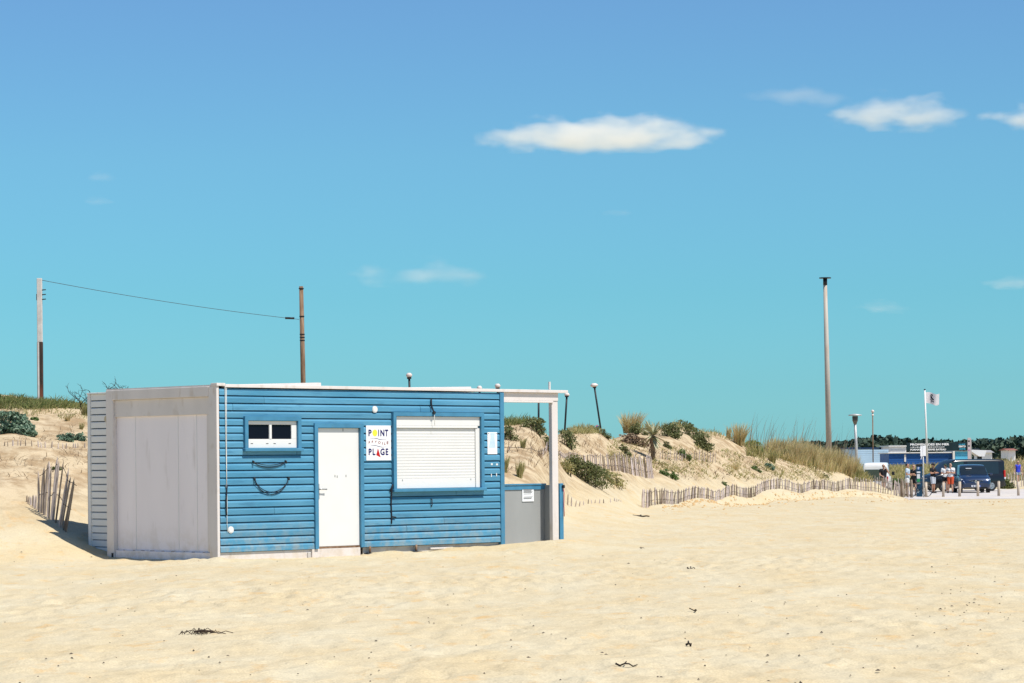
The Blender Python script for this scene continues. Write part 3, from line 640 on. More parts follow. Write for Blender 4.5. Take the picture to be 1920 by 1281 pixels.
# ------------------------------------------------------------------ clouds: real volumes far off, each a thing of its own
def cloud(u0, u1, v0, v1, dens, label, Y=2600.0, seed=0.0, thr=0.42, amp=2.6):
    a, b = P(u0, v1, Y), P(u1, v0, Y)
    c = (a + b) / 2; sx, sz = (b.x - a.x) / 2, (b.z - a.z) / 2; sy = sx * 0.6
    m = bpy.data.materials.new('cloud_vapour'); m.use_nodes = True
    t = m.node_tree; N, L = t.nodes, t.links; N.clear()
    out = N.new('ShaderNodeOutputMaterial'); pv = N.new('ShaderNodeVolumePrincipled')
    pv.inputs['Color'].default_value = (1.0, 0.97, 0.92, 1); pv.inputs['Anisotropy'].default_value = 0.0
    tc = N.new('ShaderNodeTexCoord')
    def math_(op, a_, b_=None, cl=False):
        n = N.new('ShaderNodeMath'); n.operation = op; n.use_clamp = cl
        for i, q in enumerate((a_, b_)):
            if q is None: continue
            if isinstance(q, (int, float)): n.inputs[i].default_value = q
            else: L.new(q, n.inputs[i])
        return n.outputs[0]
    mp = N.new('ShaderNodeMapping'); mp.inputs['Location'].default_value = (seed, seed * 1.7, seed * .3)
    mp.inputs['Scale'].default_value = (sx / 36, sy / 36, sz / 15)
    L.new(tc.outputs['Object'], mp.inputs[0])
    nz = N.new('ShaderNodeTexNoise'); nz.inputs['Scale'].default_value = 1.0; nz.inputs['Detail'].default_value = 5.0; nz.inputs['Roughness'].default_value = 0.5
    L.new(mp.outputs[0], nz.inputs['Vector'])
    sp = N.new('ShaderNodeSeparateXYZ'); L.new(tc.outputs['Object'], sp.inputs[0])
    x2 = math_('POWER', math_('ABSOLUTE', sp.outputs['X']), 2.2); y2 = math_('MULTIPLY', sp.outputs['Y'], sp.outputs['Y'])
    zz = math_('ADD', math_('MULTIPLY', math_('MAXIMUM', sp.outputs['Z'], 0.0), 0.75), math_('MULTIPLY', math_('MAXIMUM', math_('MULTIPLY', sp.outputs['Z'], -1.0), 0.25), 0.9))
    r2 = math_('ADD', math_('ADD', x2, y2), zz)
    f = math_('SUBTRACT', math_('ADD', math_('MULTIPLY', nz.outputs[0], amp), 1 - thr - amp / 2), r2)
    d = math_('MULTIPLY', math_('MULTIPLY', f, 1.6, True), dens)
    L.new(d, pv.inputs['Density']); L.new(pv.outputs[0], out.inputs['Volume'])
    bm = bmesh.new(); bmesh.ops.create_icosphere(bm, subdivisions=3, radius=1.15)
    for v in bm.verts: v.co.z = max(v.co.z, -0.85)
    me = bpy.data.meshes.new('cloud'); bm.to_mesh(me); bm.free(); me.materials.append(m)
    o = link('cloud', me, None, c, None, (sx, sy, sz)); tag(o, label, 'cloud', 'clouds in the blue sky')
    return o
cloud(835, 1420, 208, 294, .032, 'largest long cream cloud with flat mauve base high above the bay', seed=3.1, thr=.22, amp=1.8)
cloud(1500, 1860, 168, 256, .026, 'cream cloud high at the right, above and right of the tall mast', seed=8.4, thr=.30, amp=2.1)
cloud(1810, 2060, 180, 254, .034, 'bright cloud cut by the right edge of the picture, high up', seed=14.2, thr=.30, amp=2.0)
cloud(1370, 1650, 150, 207, .005, 'thin mauve wisp left above the right-hand cream cloud', seed=21.7, thr=.36)
cloud(600, 985, 478, 545, .006, 'faint mauve cloud at mid height above the cabin roof', seed=30.3, thr=.36)
cloud(1570, 1740, 560, 592, .011, 'small faint cloud just right of the top of the tall mast', seed=44.1, thr=.36)
cloud(1800, 2010, 508, 548, .012, 'pale streak of cloud at mid height by the right edge', seed=51.9, thr=.34)
cloud(1120, 1210, 388, 410, .009, 'tiny mauve cloud puff below the largest cloud', seed=60.0, thr=.34)
cloud(140, 225, 318, 345, .007, 'tiny mauve puff at upper left, the higher of two', seed=66.0, thr=.34)
cloud(150, 225, 366, 388, .009, 'tiny mauve puff at upper left, the lower of two', seed=71.0, thr=.34)

# ------------------------------------------------------------------ chestnut paling fences
def picket_mesh(seed, w=0.034):
    r = random.Random(seed); rings = []
    n = 5; H_ = [0, .25, .5, .75, .93]
    a0 = [2 * math.pi * i / n + r.uniform(-.35, .35) for i in range(n)]; rr = [w * r.uniform(.6, 1.1) for _ in range(n)]
    bx, by = r.uniform(-.02, .02), r.uniform(-.02, .02); v, f = [], []
    for h in H_:
        sc = (1 - .18 * h) * (.75 if h > .9 else 1)
        o_ = math.sin(h * math.pi) ; v += [(rr[i] * sc * math.cos(a0[i]) + bx * o_, .7 * rr[i] * sc * math.sin(a0[i]) + by * o_, h) for i in range(n)]
    v.append((bx * .1 + r.uniform(-.008, .008), 0, 1.0))
    for j in range(len(H_) - 1):
        f += [(j * n + i, j * n + (i + 1) % n, (j + 1) * n + (i + 1) % n, (j + 1) * n + i) for i in range(n)]
    t_ = (len(H_) - 1) * n; f += [(t_ + i, t_ + (i + 1) % n, len(v) - 1) for i in range(n)] + [tuple(range(n))[::-1]]
    return v, f
M_PALE = [mat('picket_wood_%d' % i, c, 0.9, 0.25, 7, 0.25, 50, c2=c2, stretch=(4, 4, .5), objvar=.22) for i, (c, c2) in enumerate([
    ((0.26, .205, .16), (0.52, .44, .39)), ((0.38, .31, .28), (0.60, .51, .47)), ((0.13, .095, .07), (0.36, .29, .23)), ((0.42, .35, .32), (0.64, .56, .54))])]
PICK = []
for i in range(8):
    v, f = picket_mesh(100 + i); me = bpy.data.meshes.new('picket'); me.from_pydata(v, [], f); me.materials.append(M_PALE[i % 4]); PICK.append(me)
M_WIRE = mat('rusty_wire', (0.06, .045, .04), .8, .3, 20)
def fence(label, pts, count, htab, lean=(0, 0), lean1=None, jit=.05, bury=.35, wire=(.75, .35), wob=.06, name='paling_fence', gaps=0.0, wmul=1.0, group='chestnut paling fences on the dunes'):
    """pts: ground points (x, y); htab: visible height at t in 0..1 as list; lean: sideways lean at both ends (x, y slope)"""
    pts = [Vector((p[0], p[1])) for p in pts]
    L_ = [0]
    for a, b in zip(pts[:-1], pts[1:]): L_.append(L_[-1] + (b - a).length)
    o = thing(name, label, 'fence', (pts[0].x, pts[0].y, gz1(pts[0].x, pts[0].y)), 0, group)
    spacing = L_[-1] / count
    org = Vector(o.location); tops = {w: [] for w in wire}
    s_ = 0.0
    while s_ <= L_[-1]:
        t_ = s_ / L_[-1]
        i = max(0, min(len(pts) - 2, int(np.searchsorted(L_, s_)) - 1))
        q = pts[i].lerp(pts[i + 1], (s_ - L_[i]) / max(1e-6, L_[i + 1] - L_[i]))
        x, y = q.x, q.y + rnd.uniform(-wob, wob) * .4
        z = gz1(x, y); h = float(np.interp(t_, np.linspace(0, 1, len(htab)), htab)) * rnd.uniform(.9, 1.08)
        s_ += spacing * rnd.uniform(.75, 1.25)
        lx = lean[0] + ((lean1 - lean[0]) * t_ if lean1 is not None else 0) + rnd.uniform(-jit, jit); ly = lean[1] + rnd.uniform(-jit, jit) * .6
        tot = h + bury
        for w in wire: tops[w].append(Vector((x + lx * h * w, y + ly * h * w - .02, z + h * w)) - org)
        if rnd.random() < gaps: continue
        p_ = link('picket', rnd.choice(PICK), o, Vector((x - lx * bury, y - ly * bury, z - bury)) - org, (math.atan(-ly), math.atan(lx), rnd.uniform(-.3, .3)), (wmul * rnd.uniform(.8, 1.25), wmul * rnd.uniform(.8, 1.2), tot))
    for w in wire:
        if len(tops[w]) > 2: MB().tube(tops[w], .006 * max(1, wmul), 5).build('wire', M_WIRE, o)
    return o
def gp(*uv): return [tuple(hit1(u, v)[:2]) for u, v in uv]
# tall leaning fence by the left end of the cabin
a_, b_ = hit1(66, 952, 45), hit1(128, 1002, 45)
fence('tall leaning paling fence on the sand left of the slatted shed', [(X(74, 48.7), 48.7), (X(124, 47.5), 47.5)], 13, [.85, 1.0, 1.08, 1.08, 1.0, .92], (.03, -.08), .24, .02, .4, (.86, .42), wmul=.95)
fence('short stub row of half-buried pickets running on from the tall leaning fence', [(X(50, 49.4), 49.4), (X(72, 48.8), 48.8)], 6, [.14, .18, .26, .34], (.08, -.1), None, .08, .3, (), wmul=.75)
fence('row of picket tips poking out of the left dune slope', [tuple(hit1(u, v, 48)[:2]) for u, v in ((-30, 838), (60, 842), (110, 843), (172, 840))], 27, [.09, .13, .15, .13, .11], (.0, -.05), None, .08, .3, (), wob=.3, gaps=.2, wmul=.6)
fence('half-buried fence seen through the open bay of the cabin', [tuple(hit1(u, v, 56)[:2]) for u, v in ((925, 846), (985, 848), (1010, 854), (1052, 864))], 24, [.14, .2, .3, .22, .3], (.05, 0), None, .12, .3, (.6,), wob=.15, gaps=.1, wmul=.62)
fence('paling fence sagging across the dune below the yucca', [tuple(hit1(u, v, 60)[:2]) for u, v in ((1048, 852), (1080, 866), (1108, 878), (1150, 886), (1190, 894), (1226, 897))], 62, [.12, .28, .55, .62, .72, .85], (-.10, 0), None, .035, .3, (.85, .3), wmul=.88)
fence('short broken paling fence in the middle of the dune right of the yucca', [tuple(hit1(u, v, 60)[:2]) for u, v in ((1238, 862), (1275, 864), (1310, 866), (1345, 870))], 24, [.3, .4, .25, .45, .5], (.05, 0), None, .06, .3, (.7,), gaps=.3, wmul=.7)
fence('line of picket stubs almost buried in the flat sand right of the bay', [tuple(hit1(u, v, 56)[:2]) for u, v in ((1064, 948), (1100, 946), (1140, 944), (1168, 941))], 17, [.26, .13, .13, .12, .06], (.03, 0), None, .12, .3, (), gaps=.1, wmul=.62)
LF = [(1207, 957), (1260, 951), (1320, 945), (1380, 938), (1440, 931), (1500, 926), (1560, 922), (1610, 921), (1645, 926), (1680, 934)]
LFD = [83, 88, 95, 103.5, 111, 117.5, 126, 133, 136, 138]
fence('long low paling fence curving along the foot of the dune to the car park', [(X(u, y), y) for (u, v), y in zip(LF, LFD)], 165, [.58, .46, .42, .43, .46, .48, .46, .5, .62, .72], (.02, -.05), None, .07, .3, (.8, .3), wob=.12, wmul=1.15)
fence('tall weathered end section of the long fence beside the parking meter', [(X(1678, 138.3), 138.3), (X(1712, 139.5), 139.5)], 9, [.78, .82, .84], (.0, -.03), None, .03, .35, (.75,), wmul=1.5)
fence('paling fence standing behind the fence end, left of the man in pale blue', [(X(1640, 149), 149), (X(1700, 151), 151)], 16, [.95, .95], (0, 0), None, .03, .3, (.8,), wmul=1.1)
fence('grey paling fence at the far edge of the car park by the woman in blue', [(X(1866, 173), 173), (X(1925, 175), 175)], 16, [1.05, 1.0, .9], (0, 0), None, .03, .3, (.8,), wmul=1.2)
# stout end posts of the long fence
for u_, y_, lab in ((1207, 82.8, 'first stout split post at the near end of the long low fence'), (1215, 83.4, 'second stout split post at the near end of the long low fence'), (1692, 138.2, 'dark split post in the fence end by the parking meter'), (1708, 138.6, 'last thick weathered post of the fence end by the parking meter')):
    x_ = X(u_, y_); h_ = .62 if y_ < 100 else .98
    k = link('fence_post', PICK[1 if y_ < 100 else 2].copy(), None, (x_, y_, gz1(x_, y_) - .4), (0, rnd.uniform(-.04, .04), .5), ((1.8, 1.8, h_ + .4) if y_ < 100 else (3.2, 3.0, h_ + .4)))
    tag(k, lab, 'post', 'fence posts')

# ------------------------------------------------------------------ vegetation
def blades(base, h, lean, w, seg=3, seed=1, curl=.6):
    """grass blades as narrow tapering strips; base (n,3), h (n,), lean (n,2) tip offset per height"""
    n = len(base); rs = np.random.RandomState(seed)
    az = rs.rand(n) * math.pi; wx, wy = np.cos(az) * w, np.sin(az) * w
    V = np.empty((n, seg * 2 + 1, 3))
    for j in range(seg + 1):
        t_ = j / seg
        cx = base[:, 0] + lean[:, 0] * h * t_ ** 1.7; cy = base[:, 1] + lean[:, 1] * h * t_ ** 1.7
        cz = base[:, 2] + h * (t_ - curl * .25 * t_ ** 2 * np.hypot(lean[:, 0], lean[:, 1]))
        if j == seg: V[:, -1] = np.stack([cx, cy, cz], -1)
        else:
            k_ = 1 - .55 * t_
            V[:, j * 2] = np.stack([cx - wx * k_, cy - wy * k_, cz], -1); V[:, j * 2 + 1] = np.stack([cx + wx * k_, cy + wy * k_, cz], -1)
    st_ = seg * 2 + 1; F_ = []
    for j in range(seg - 1): F_.append([j * 2, j * 2 + 1, j * 2 + 3, j * 2 + 2])
    faces = []
    off = np.arange(n) * st_
    for q in F_: faces += (np.array(q)[None, :] + off[:, None]).tolist()
    faces += (np.array([seg * 2 - 2, seg * 2 - 1, seg * 2])[None, :] + off[:, None]).tolist()
    return V.reshape(-1, 3).tolist(), faces
GREENS = [(0.11, .16, .05), (0.20, .24, .075), (.40, .36, .15), (.13, .19, .06)]
STRAW = [(0.66, .50, .24), (0.80, .66, .40), (.36, .36, .13), (.72, .58, .31), (.54, .45, .20)]
MIXED = [(0.26, .28, .09), (0.58, .48, .23), (.19, .23, .07), (.66, .54, .29), (.38, .37, .13)]
M_GRASS = mat('green_grass', (.07, .09, .03), .7, .3, 4, island=GREENS, transl=.42, spec=.2)
M_STRAW = mat('straw_grass', (.32, .23, .11), .75, .3, 4, island=STRAW, transl=.42, spec=.2)
M_MIXED = mat('dune_grass', (.15, .14, .05), .75, .3, 4, island=MIXED, transl=.42, spec=.2)
M_LEAF = mat('dark_shrub_leaf', (.03, .05, .02), .6, .3, 5, island=[(.075, .095, .036), (.19, .20, .075), (.11, .14, .05), (.34, .31, .14)], transl=.2, spec=.25)
M_KALE = mat('blue_green_leaf', (.06, .12, .07), .5, .3, 5, island=[(.06, .12, .08), (.20, .30, .20), (.11, .19, .12), (.36, .44, .31)], transl=.2, spec=.3)
M_BRIGHT = mat('bright_leaf', (.06, .11, .03), .6, .3, 5, island=[(.07, .13, .04), (.16, .23, .06), (.10, .17, .05)], transl=.25, spec=.25)
M_DRYB = mat('dry_twig', (.20, .13, .08), .9, .3, 8, island=[(.12, .08, .05), (.28, .20, .13), (.20, .14, .09)])
M_TWIG = mat('dark_twig', (.035, .026, .02), .9, .3, 8)
def stuff(name, v, f, m, label):
    me = bpy.data.meshes.new(name); me.from_pydata(v, [], f); me.materials.append(m)
    return tag(link(name, me), label, None, None, 'stuff')
def scatter_uv(n, poly, seed):
    """n ground points inside a photo-space strip: list of (u, v_top, v_bottom)"""
    rs = np.random.RandomState(seed)
    pu_ = [p[0] for p in poly]; u = rs.uniform(pu_[0], pu_[-1], n)
    v0 = np.interp(u, pu_, [p[1] for p in poly]); v1 = np.interp(u, pu_, [p[2] for p in poly])
    v = v0 + (v1 - v0) * rs.rand(n)
    y0 = 46.0
    x, y, z, d = hits(u, v, y0)
    return x[d], y[d], z[d]
def grass_field(name, label, n, poly, hmin, hmax, m, seed, w=.008, lean=.35, wind=(.15, .0), clump=0.0):
    x, y, z = scatter_uv(n, poly, seed); rs = np.random.RandomState(seed + 1); k_ = len(x)
    hm = 0.6 + 0.8 * (vnoise(x / .9 + 3, y / .9) + .5)
    if clump:
        keep = vnoise(x / .7 + seed, y / .7) + .5 + rs.uniform(-.12, .12, k_) > clump
        x, y, z, hm = x[keep], y[keep], z[keep], hm[keep]; k_ = len(x)
    h = rs.uniform(hmin, hmax, k_) * hm; le = rs.normal(0, lean, (k_, 2)) + np.array(wind)
    v, f = blades(np.stack([x, y, z - .03], -1), h, le, w * rs.uniform(.6, 1.4, k_), 3, seed)
    return stuff(name, v, f, m, label)
grass_field('crest_grass', 'short green grass along the crest of the left dune', 16000, [(-600, 728, 760), (-80, 738, 762), (20, 749, 770), (90, 753, 767), (175, 753, 768)], .05, .21, M_GRASS, 21, .011, .5)
grass_field('crest_grass', 'yellowing grass thinning out below the left dune crest', 4500, [(-600, 755, 800), (-80, 762, 800), (20, 762, 790), (175, 762, 786)], .06, .18, M_MIXED, 22, .009, .6, clump=.45)
grass_field('dry_stems', 'dry fallen stems scattered over the left dune slope', 2400, [(-500, 790, 910), (60, 800, 905), (170, 790, 890)], .05, .22, M_DRYB, 23, .006, 1.6, clump=.5)
grass_field('crest_grass', 'green grass on the dune crest behind the cabin bay', 3500, [(930, 780, 800), (1000, 778, 796), (1055, 790, 812)], .08, .28, M_GRASS, 24, .011, .5)
grass_field('dry_stems', 'dry stems and roots on the dune slope seen through the bay and beside it', 900, [(935, 800, 900), (1050, 815, 870), (1130, 815, 860)], .05, .3, M_DRYB, 25, .008, 1.0, clump=.45)
grass_field('crest_grass', 'low green grass and weeds along the dune crest by the leaning lamp', 2200, [(1050, 800, 815), (1110, 802, 814), (1160, 802, 812)], .06, .25, M_MIXED, 26, .012, .6)
grass_field('marram_grass', 'tall straw coloured marram grass covering the right end of the dune', 9000, [(1440, 834, 850), (1475, 838, 866), (1530, 846, 882), (1580, 858, 890), (1612, 880, 900)], .35, .85, M_STRAW, 27, .013, .22, (.10, 0), clump=.45)
grass_field('marram_grass', 'green stems growing among the tall marram grass', 4200, [(1400, 838, 856), (1475, 838, 866), (1530, 846, 882), (1580, 860, 890), (1612, 880, 900)], .2, .6, M_MIXED, 28, .014, .30, (.08, 0), clump=.42)
grass_field('crest_grass', 'sparse grass on the dune crest between the shrubs', 1500, [(1150, 800, 812), (1270, 793, 805), (1340, 808, 820), (1440, 828, 845)], .1, .4, M_MIXED, 29, .013, .4)
grass_field('ground_weeds', 'small weeds sprinkled over the right-hand dune slope', 6500, [(1140, 820, 862), (1250, 835, 885), (1330, 840, 900), (1450, 860, 900), (1560, 885, 903)], .05, .22, M_MIXED, 30, .02, 1.0, clump=.5)
grass_field('bank_grass', 'green and golden grass covering the bank behind the car park', 16000, [(1600, 866, 905), (1680, 866, 902), (1760, 864, 896), (1860, 864, 902), (1990, 864, 902)], .15, .5, M_MIXED, 31, .03, .35, (.1, 0)) 
grass_field('bank_grass', 'tall golden grass on the bank by the right edge', 5000, [(1862, 863, 893), (1900, 863, 896), (1990, 863, 896)], .4, .9, M_STRAW, 32, .03, .3, (.15, 0))

def tuft(name, label, u, v, wpx, hpx, m, n=140, lean=.4, wind=.12, w=.011, cat='grass tuft', y0=46.0, loc=None):
    p = loc or hit1(u, v, y0); sc = p.y / F; h = hpx * sc; rad = wpx * sc * .5
    rs = np.random.RandomState(int(u * 7 + v) % 9999)
    a = rs.rand(n) * 2 * math.pi; r = rad * .45 * np.sqrt(rs.rand(n))
    base = np.stack([r * np.cos(a), r * np.sin(a), np.full(n, -.04)], -1)
    le = np.stack([np.cos(a), np.sin(a)], -1) * (rs.rand(n)[:, None] * lean * 1.4) * (rad / max(h, .05)) * 1.6 + np.array([wind, 0]) + rs.normal(0, .06, (n, 2))
    vv, ff = blades(base, h * rs.uniform(.45, 1.05, n) * 1.05, le, w * rs.uniform(.6, 1.3, n), 4, int(u))
    me = bpy.data.meshes.new(name); me.from_pydata(vv, [], ff); me.materials.append(m)
    return tag(link(name, me, None, p), label, cat, 'dune grass tufts')
tuft('grass_tuft', 'upright green grass tuft at the left dune crest beside the slatted shed', 160, 780, 26, 26, M_MIXED, 110)
tuft('grass_tuft', 'small straw tuft in the middle of the upper left dune slope', 126, 790, 16, 16, M_STRAW, 60)
tuft('grass_tuft', 'thin grass tuft on the left slope just left of the slatted shed', 152, 806, 12, 18, M_MIXED, 40)
tuft('grass_tuft', 'green tuft highest on the slope seen through the bay', 980, 842, 18, 22, M_MIXED, 80)
tuft('grass_tuft', 'large green tuft in the middle of the bay opening', 974, 898, 22, 36, M_MIXED, 120)
tuft('grass_tuft', 'green tuft at the left edge of the bay opening', 947, 888, 14, 34, M_MIXED, 90)
tuft('grass_tuft', 'wide straw tuft on the crest left of the yucca', 1183, 811, 62, 42, M_STRAW, 420, .35, .12, .014)
tuft('grass_tuft', 'tall straw tuft on the crest right behind the yucca', 1232, 800, 42, 40, M_STRAW, 280, .3, .08, .014)
tuft('grass_tuft', 'tall straw tuft standing alone on the crest right of the dark shrubs', 1386, 834, 42, 44, M_STRAW, 300, .4, .12, .016)
tuft('grass_tuft', 'slim straw tuft left of the lone tall tuft', 1366, 824, 16, 26, M_STRAW, 80, .3, .1, .014)
tuft('grass_tuft', 'grass tuft with seed heads near the tall mast, highest of the right dune', 1503, 846, 50, 52, M_STRAW, 300, .35, .25, .016)
tuft('grass_tuft', 'grass tuft with thin seed stalks between the lone tuft and the mast', 1432, 840, 34, 38, M_MIXED, 150, .4, .15, .015)
tuft('grass_tuft', 'low pale tuft on the bare slope below the lone tall tuft', 1378, 880, 28, 18, M_STRAW, 90, .7)

for i_, (u_, v_, w_, h_, m_, lab) in enumerate(((1462, 856, 30, 34, M_STRAW, 'straw tuft at the left end of the marram grass'), (1494, 866, 34, 36, M_STRAW, 'straw tuft low in the marram grass below the seed heads'), (1522, 872, 36, 40, M_STRAW, 'straw tuft in the middle of the marram grass left of the mast'),
        (1548, 880, 34, 40, M_STRAW, 'straw tuft in the marram grass just left of the mast foot'), (1572, 884, 34, 42, M_STRAW, 'straw tuft in the marram grass just right of the mast foot'), (1596, 896, 36, 44, M_STRAW, 'pale straw tuft at the outer right end of the marram grass'), (1610, 902, 20, 26, M_MIXED, 'small green tuft at the foot of the street lamp'), (1448, 868, 26, 24, M_MIXED, 'green tuft below the left end of the marram grass'))):
    tuft('grass_tuft', lab, u_, v_, w_, h_, m_, 230, .4, .1, .015)
def shrub(name, label, u, v, wpx, hpx, m, n=420, leaf=.05, cat='shrub', flat=1.0, y0=46.0, loc=None, stems=True, group='dune shrubs'):
    """bush: many small leaf faces in uneven clumps over short stems"""
    p = loc or hit1(u, v, y0); sc = p.y / F; rx, h = wpx * sc * .5, hpx * sc; ry = rx * .8
    rs = np.random.RandomState(int(u * 13 + v * 3) % 99991)
    o = thing(name, label, cat, p, 0, group)
    nc = max(8, int(12 * rx / max(h, .1)) + 8); V, Fc = [], []; n = int(n * 2.2); leaf = leaf * .8
    cl = np.stack([rs.uniform(-.8, .8, nc) * rx, rs.uniform(-.8, .8, nc) * ry, rs.uniform(.05, .72, nc) * h], -1)
    cl[:, 2] *= np.clip(1.15 - (np.abs(cl[:, 0]) / rx) ** 2 * .7, .3, 1.1)
    cr = h * rs.uniform(.2, .36, nc)
    gx = p.x + cl[:, 0]; gzv = gz(gx, p.y + cl[:, 1]) - p.z
    for i in range(n):
        c = rs.randint(nc); d = rs.normal(0, 1, 3); d /= np.linalg.norm(d); d[2] = abs(d[2]) * .9 - .25
        q = cl[c] + d * cr[c] * (rs.rand() ** .4) * np.array([1.25, 1.1, 1]); q[2] = max(q[2], .02) * (rs.uniform(.1, .95) if rs.rand() < .5 else 1) + gzv[c] * .8
        a = rs.normal(0, 1, 3); a[2] = abs(a[2]) * .8 + .2; a /= np.linalg.norm(a)
        b = np.cross(a, rs.normal(0, 1, 3)); b /= np.linalg.norm(b) + 1e-6
        l = leaf * rs.uniform(.6, 1.4); wd = l * .36; o_ = len(V)
        V += [tuple(q - a * l * .5), tuple(q + b * wd), tuple(q + a * l * .6), tuple(q - b * wd)]; Fc.append((o_, o_ + 1, o_ + 2, o_ + 3))
    me = bpy.data.meshes.new('foliage'); me.from_pydata(V, [], Fc); me.materials.append(m)
    link('foliage', me, o)
    if stems:
        k = MB()
        for c in range(nc): k.tube([(cl[c, 0] * .8, cl[c, 1] * .8, -.08 + gzv[c] * .8), (cl[c, 0] * .92, cl[c, 1] * .92, cl[c, 2] * .5 + gzv[c] * .8), tuple(cl[c] + np.array([0, 0, gzv[c] * .8]))], [.014, .010, .006], 5)
        k.build('stems', M_TWIG, o)
    return o
shrub('sea_kale', 'large blue-green leafy clump at the left edge on the dune', 14, 812, 96, 46, M_KALE, 1500, .075, 'plant')
shrub('sea_kale', 'smaller leafy clump just right of the large one at the left edge', 52, 817, 36, 22, M_KALE, 380, .06, 'plant')
shrub('sea_kale', 'low leafy clump left of the slatted shed, the wider of the pair', 124, 827, 34, 16, M_KALE, 340, .055, 'plant')
shrub('sea_kale', 'low leafy clump left of the slatted shed, the one nearest the shed', 152, 827, 22, 16, M_KALE, 240, .055, 'plant')
shrub('weed', 'tiny green weed high on the left dune slope', 64, 788, 18, 7, M_BRIGHT, 90, .05, 'plant')
shrub('weed', 'tiny green weed low on the left slope above the leaning fence', 108, 885, 22, 6, M_BRIGHT, 80, .045, 'plant')
shrub('dark_shrub', 'dark green shrub on the crest seen through the bay', 1010, 812, 66, 36, M_LEAF, 1100, .06)
shrub('dark_shrub', 'green shrub low on the left side of the bay view', 956, 826, 32, 28, M_LEAF, 420, .055)
shrub('dark_shrub', 'brown-green shrub with hanging roots just right of the bay post', 1064, 838, 28, 40, M_LEAF, 500, .06)
shrub('dark_shrub', 'low dark shrub along the crest under the leaning lamp', 1126, 815, 44, 14, M_LEAF, 360, .06)
shrub('dark_shrub', 'largest green bush on the lower dune right of the bay', 1104, 906, 84, 52, M_LEAF, 1900, .065)
shrub('dry_shrub', 'dry brownish bush at the right end of the largest green bush', 1152, 910, 46, 28, M_MIXED, 620, .06)
shrub('dry_shrub', 'sparse pale bush at the left end of the largest green bush', 1064, 890, 26, 30, M_MIXED, 260, .06)
shrub('dark_shrub', 'dark shrub directly left of the yucca crown', 1200, 815, 32, 26, M_LEAF, 480, .08)
shrub('dark_shrub', 'dark shrub directly right of the yucca crown', 1258, 819, 36, 32, M_LEAF, 700, .08)
shrub('dark_shrub', 'low green shrub on the highest point of the right dune', 1282, 800, 56, 14, M_LEAF, 480, .08)
shrub('dark_shrub', 'dark shrub in the middle of the band running down right of the yucca', 1300, 824, 40, 26, M_LEAF, 620, .08)
shrub('dark_shrub', 'dark shrub at the lower end of the band right of the yucca', 1324, 847, 38, 34, M_LEAF, 760, .08)
shrub('dark_shrub', 'small green shrub left of the yucca above the sagging fence', 1170, 848, 24, 17, M_LEAF, 300, .07)
shrub('dark_shrub', 'tiny shrub right of the yucca trunk', 1251, 842, 16, 13, M_LEAF, 180, .07)
shrub('dry_shrub', 'tangle of dry brown twigs under the left side of the yucca', 1190, 835, 60, 22, M_DRYB, 520, .09)
shrub('ground_plant', 'bright green creeping plant below the end of the sagging fence', 1254, 896, 38, 16, M_BRIGHT, 420, .06, 'plant')
shrub('ground_plant', 'bright green patch behind the short broken fence', 1284, 860, 26, 16, M_BRIGHT, 260, .07, 'plant')
shrub('sea_kale', 'blue-green leafy clump on the bare slope below the lone tall tuft', 1442, 879, 22, 12, M_KALE, 240, .08, 'plant')
shrub('ground_plant', 'green patch just left of the leafy clump on the bare slope', 1418, 882, 22, 10, M_BRIGHT, 180, .07, 'plant')
shrub('dark_shrub', 'dark green shrub at the foot of the straw tufts right of the lone tall tuft', 1414, 848, 36, 22, M_BRIGHT, 480, .09)
shrub('dark_shrub', 'dark shrub buried in the tall grass left of the mast', 1478, 862, 30, 22, M_LEAF, 480, .09)
shrub('weed', 'small weed low on the slope above the long fence', 1360, 912, 14, 8, M_BRIGHT, 80, .06, 'plant')
shrub('weed', 'small dark weed on the slope above the right part of the long fence', 1548, 896, 12, 6, M_LEAF, 60, .07, 'plant')
for (u_, v_, y_, w_, h_, m_, lab) in ((1690, 880, 176, 70, 22, M_LEAF, 'dark hedge shrub behind the man in pale blue'), (1680, 888, 172, 30, 22, M_BRIGHT, 'bright green shrub behind the man on the phone'), (1630, 880, 172, 34, 26, M_LEAF, 'dark shrub behind the roof of the white van'),
                                      (1745, 872, 182, 60, 16, M_LEAF, 'low dark shrub under the blue shed wall'), (1880, 858, 205, 26, 22, M_LEAF, 'dark bush on the bank right of the black van'), (1886, 905, 172.5, 22, 22, M_LEAF, 'grey-green bush against the grey fence by the woman in blue')):
    x_ = X(u_, y_); shrub('bank_shrub', lab, u_, v_, w_, h_, m_, 700, .16, loc=Vector((x_, y_, gz1(x_, y_))), group='shrubs round the car park')

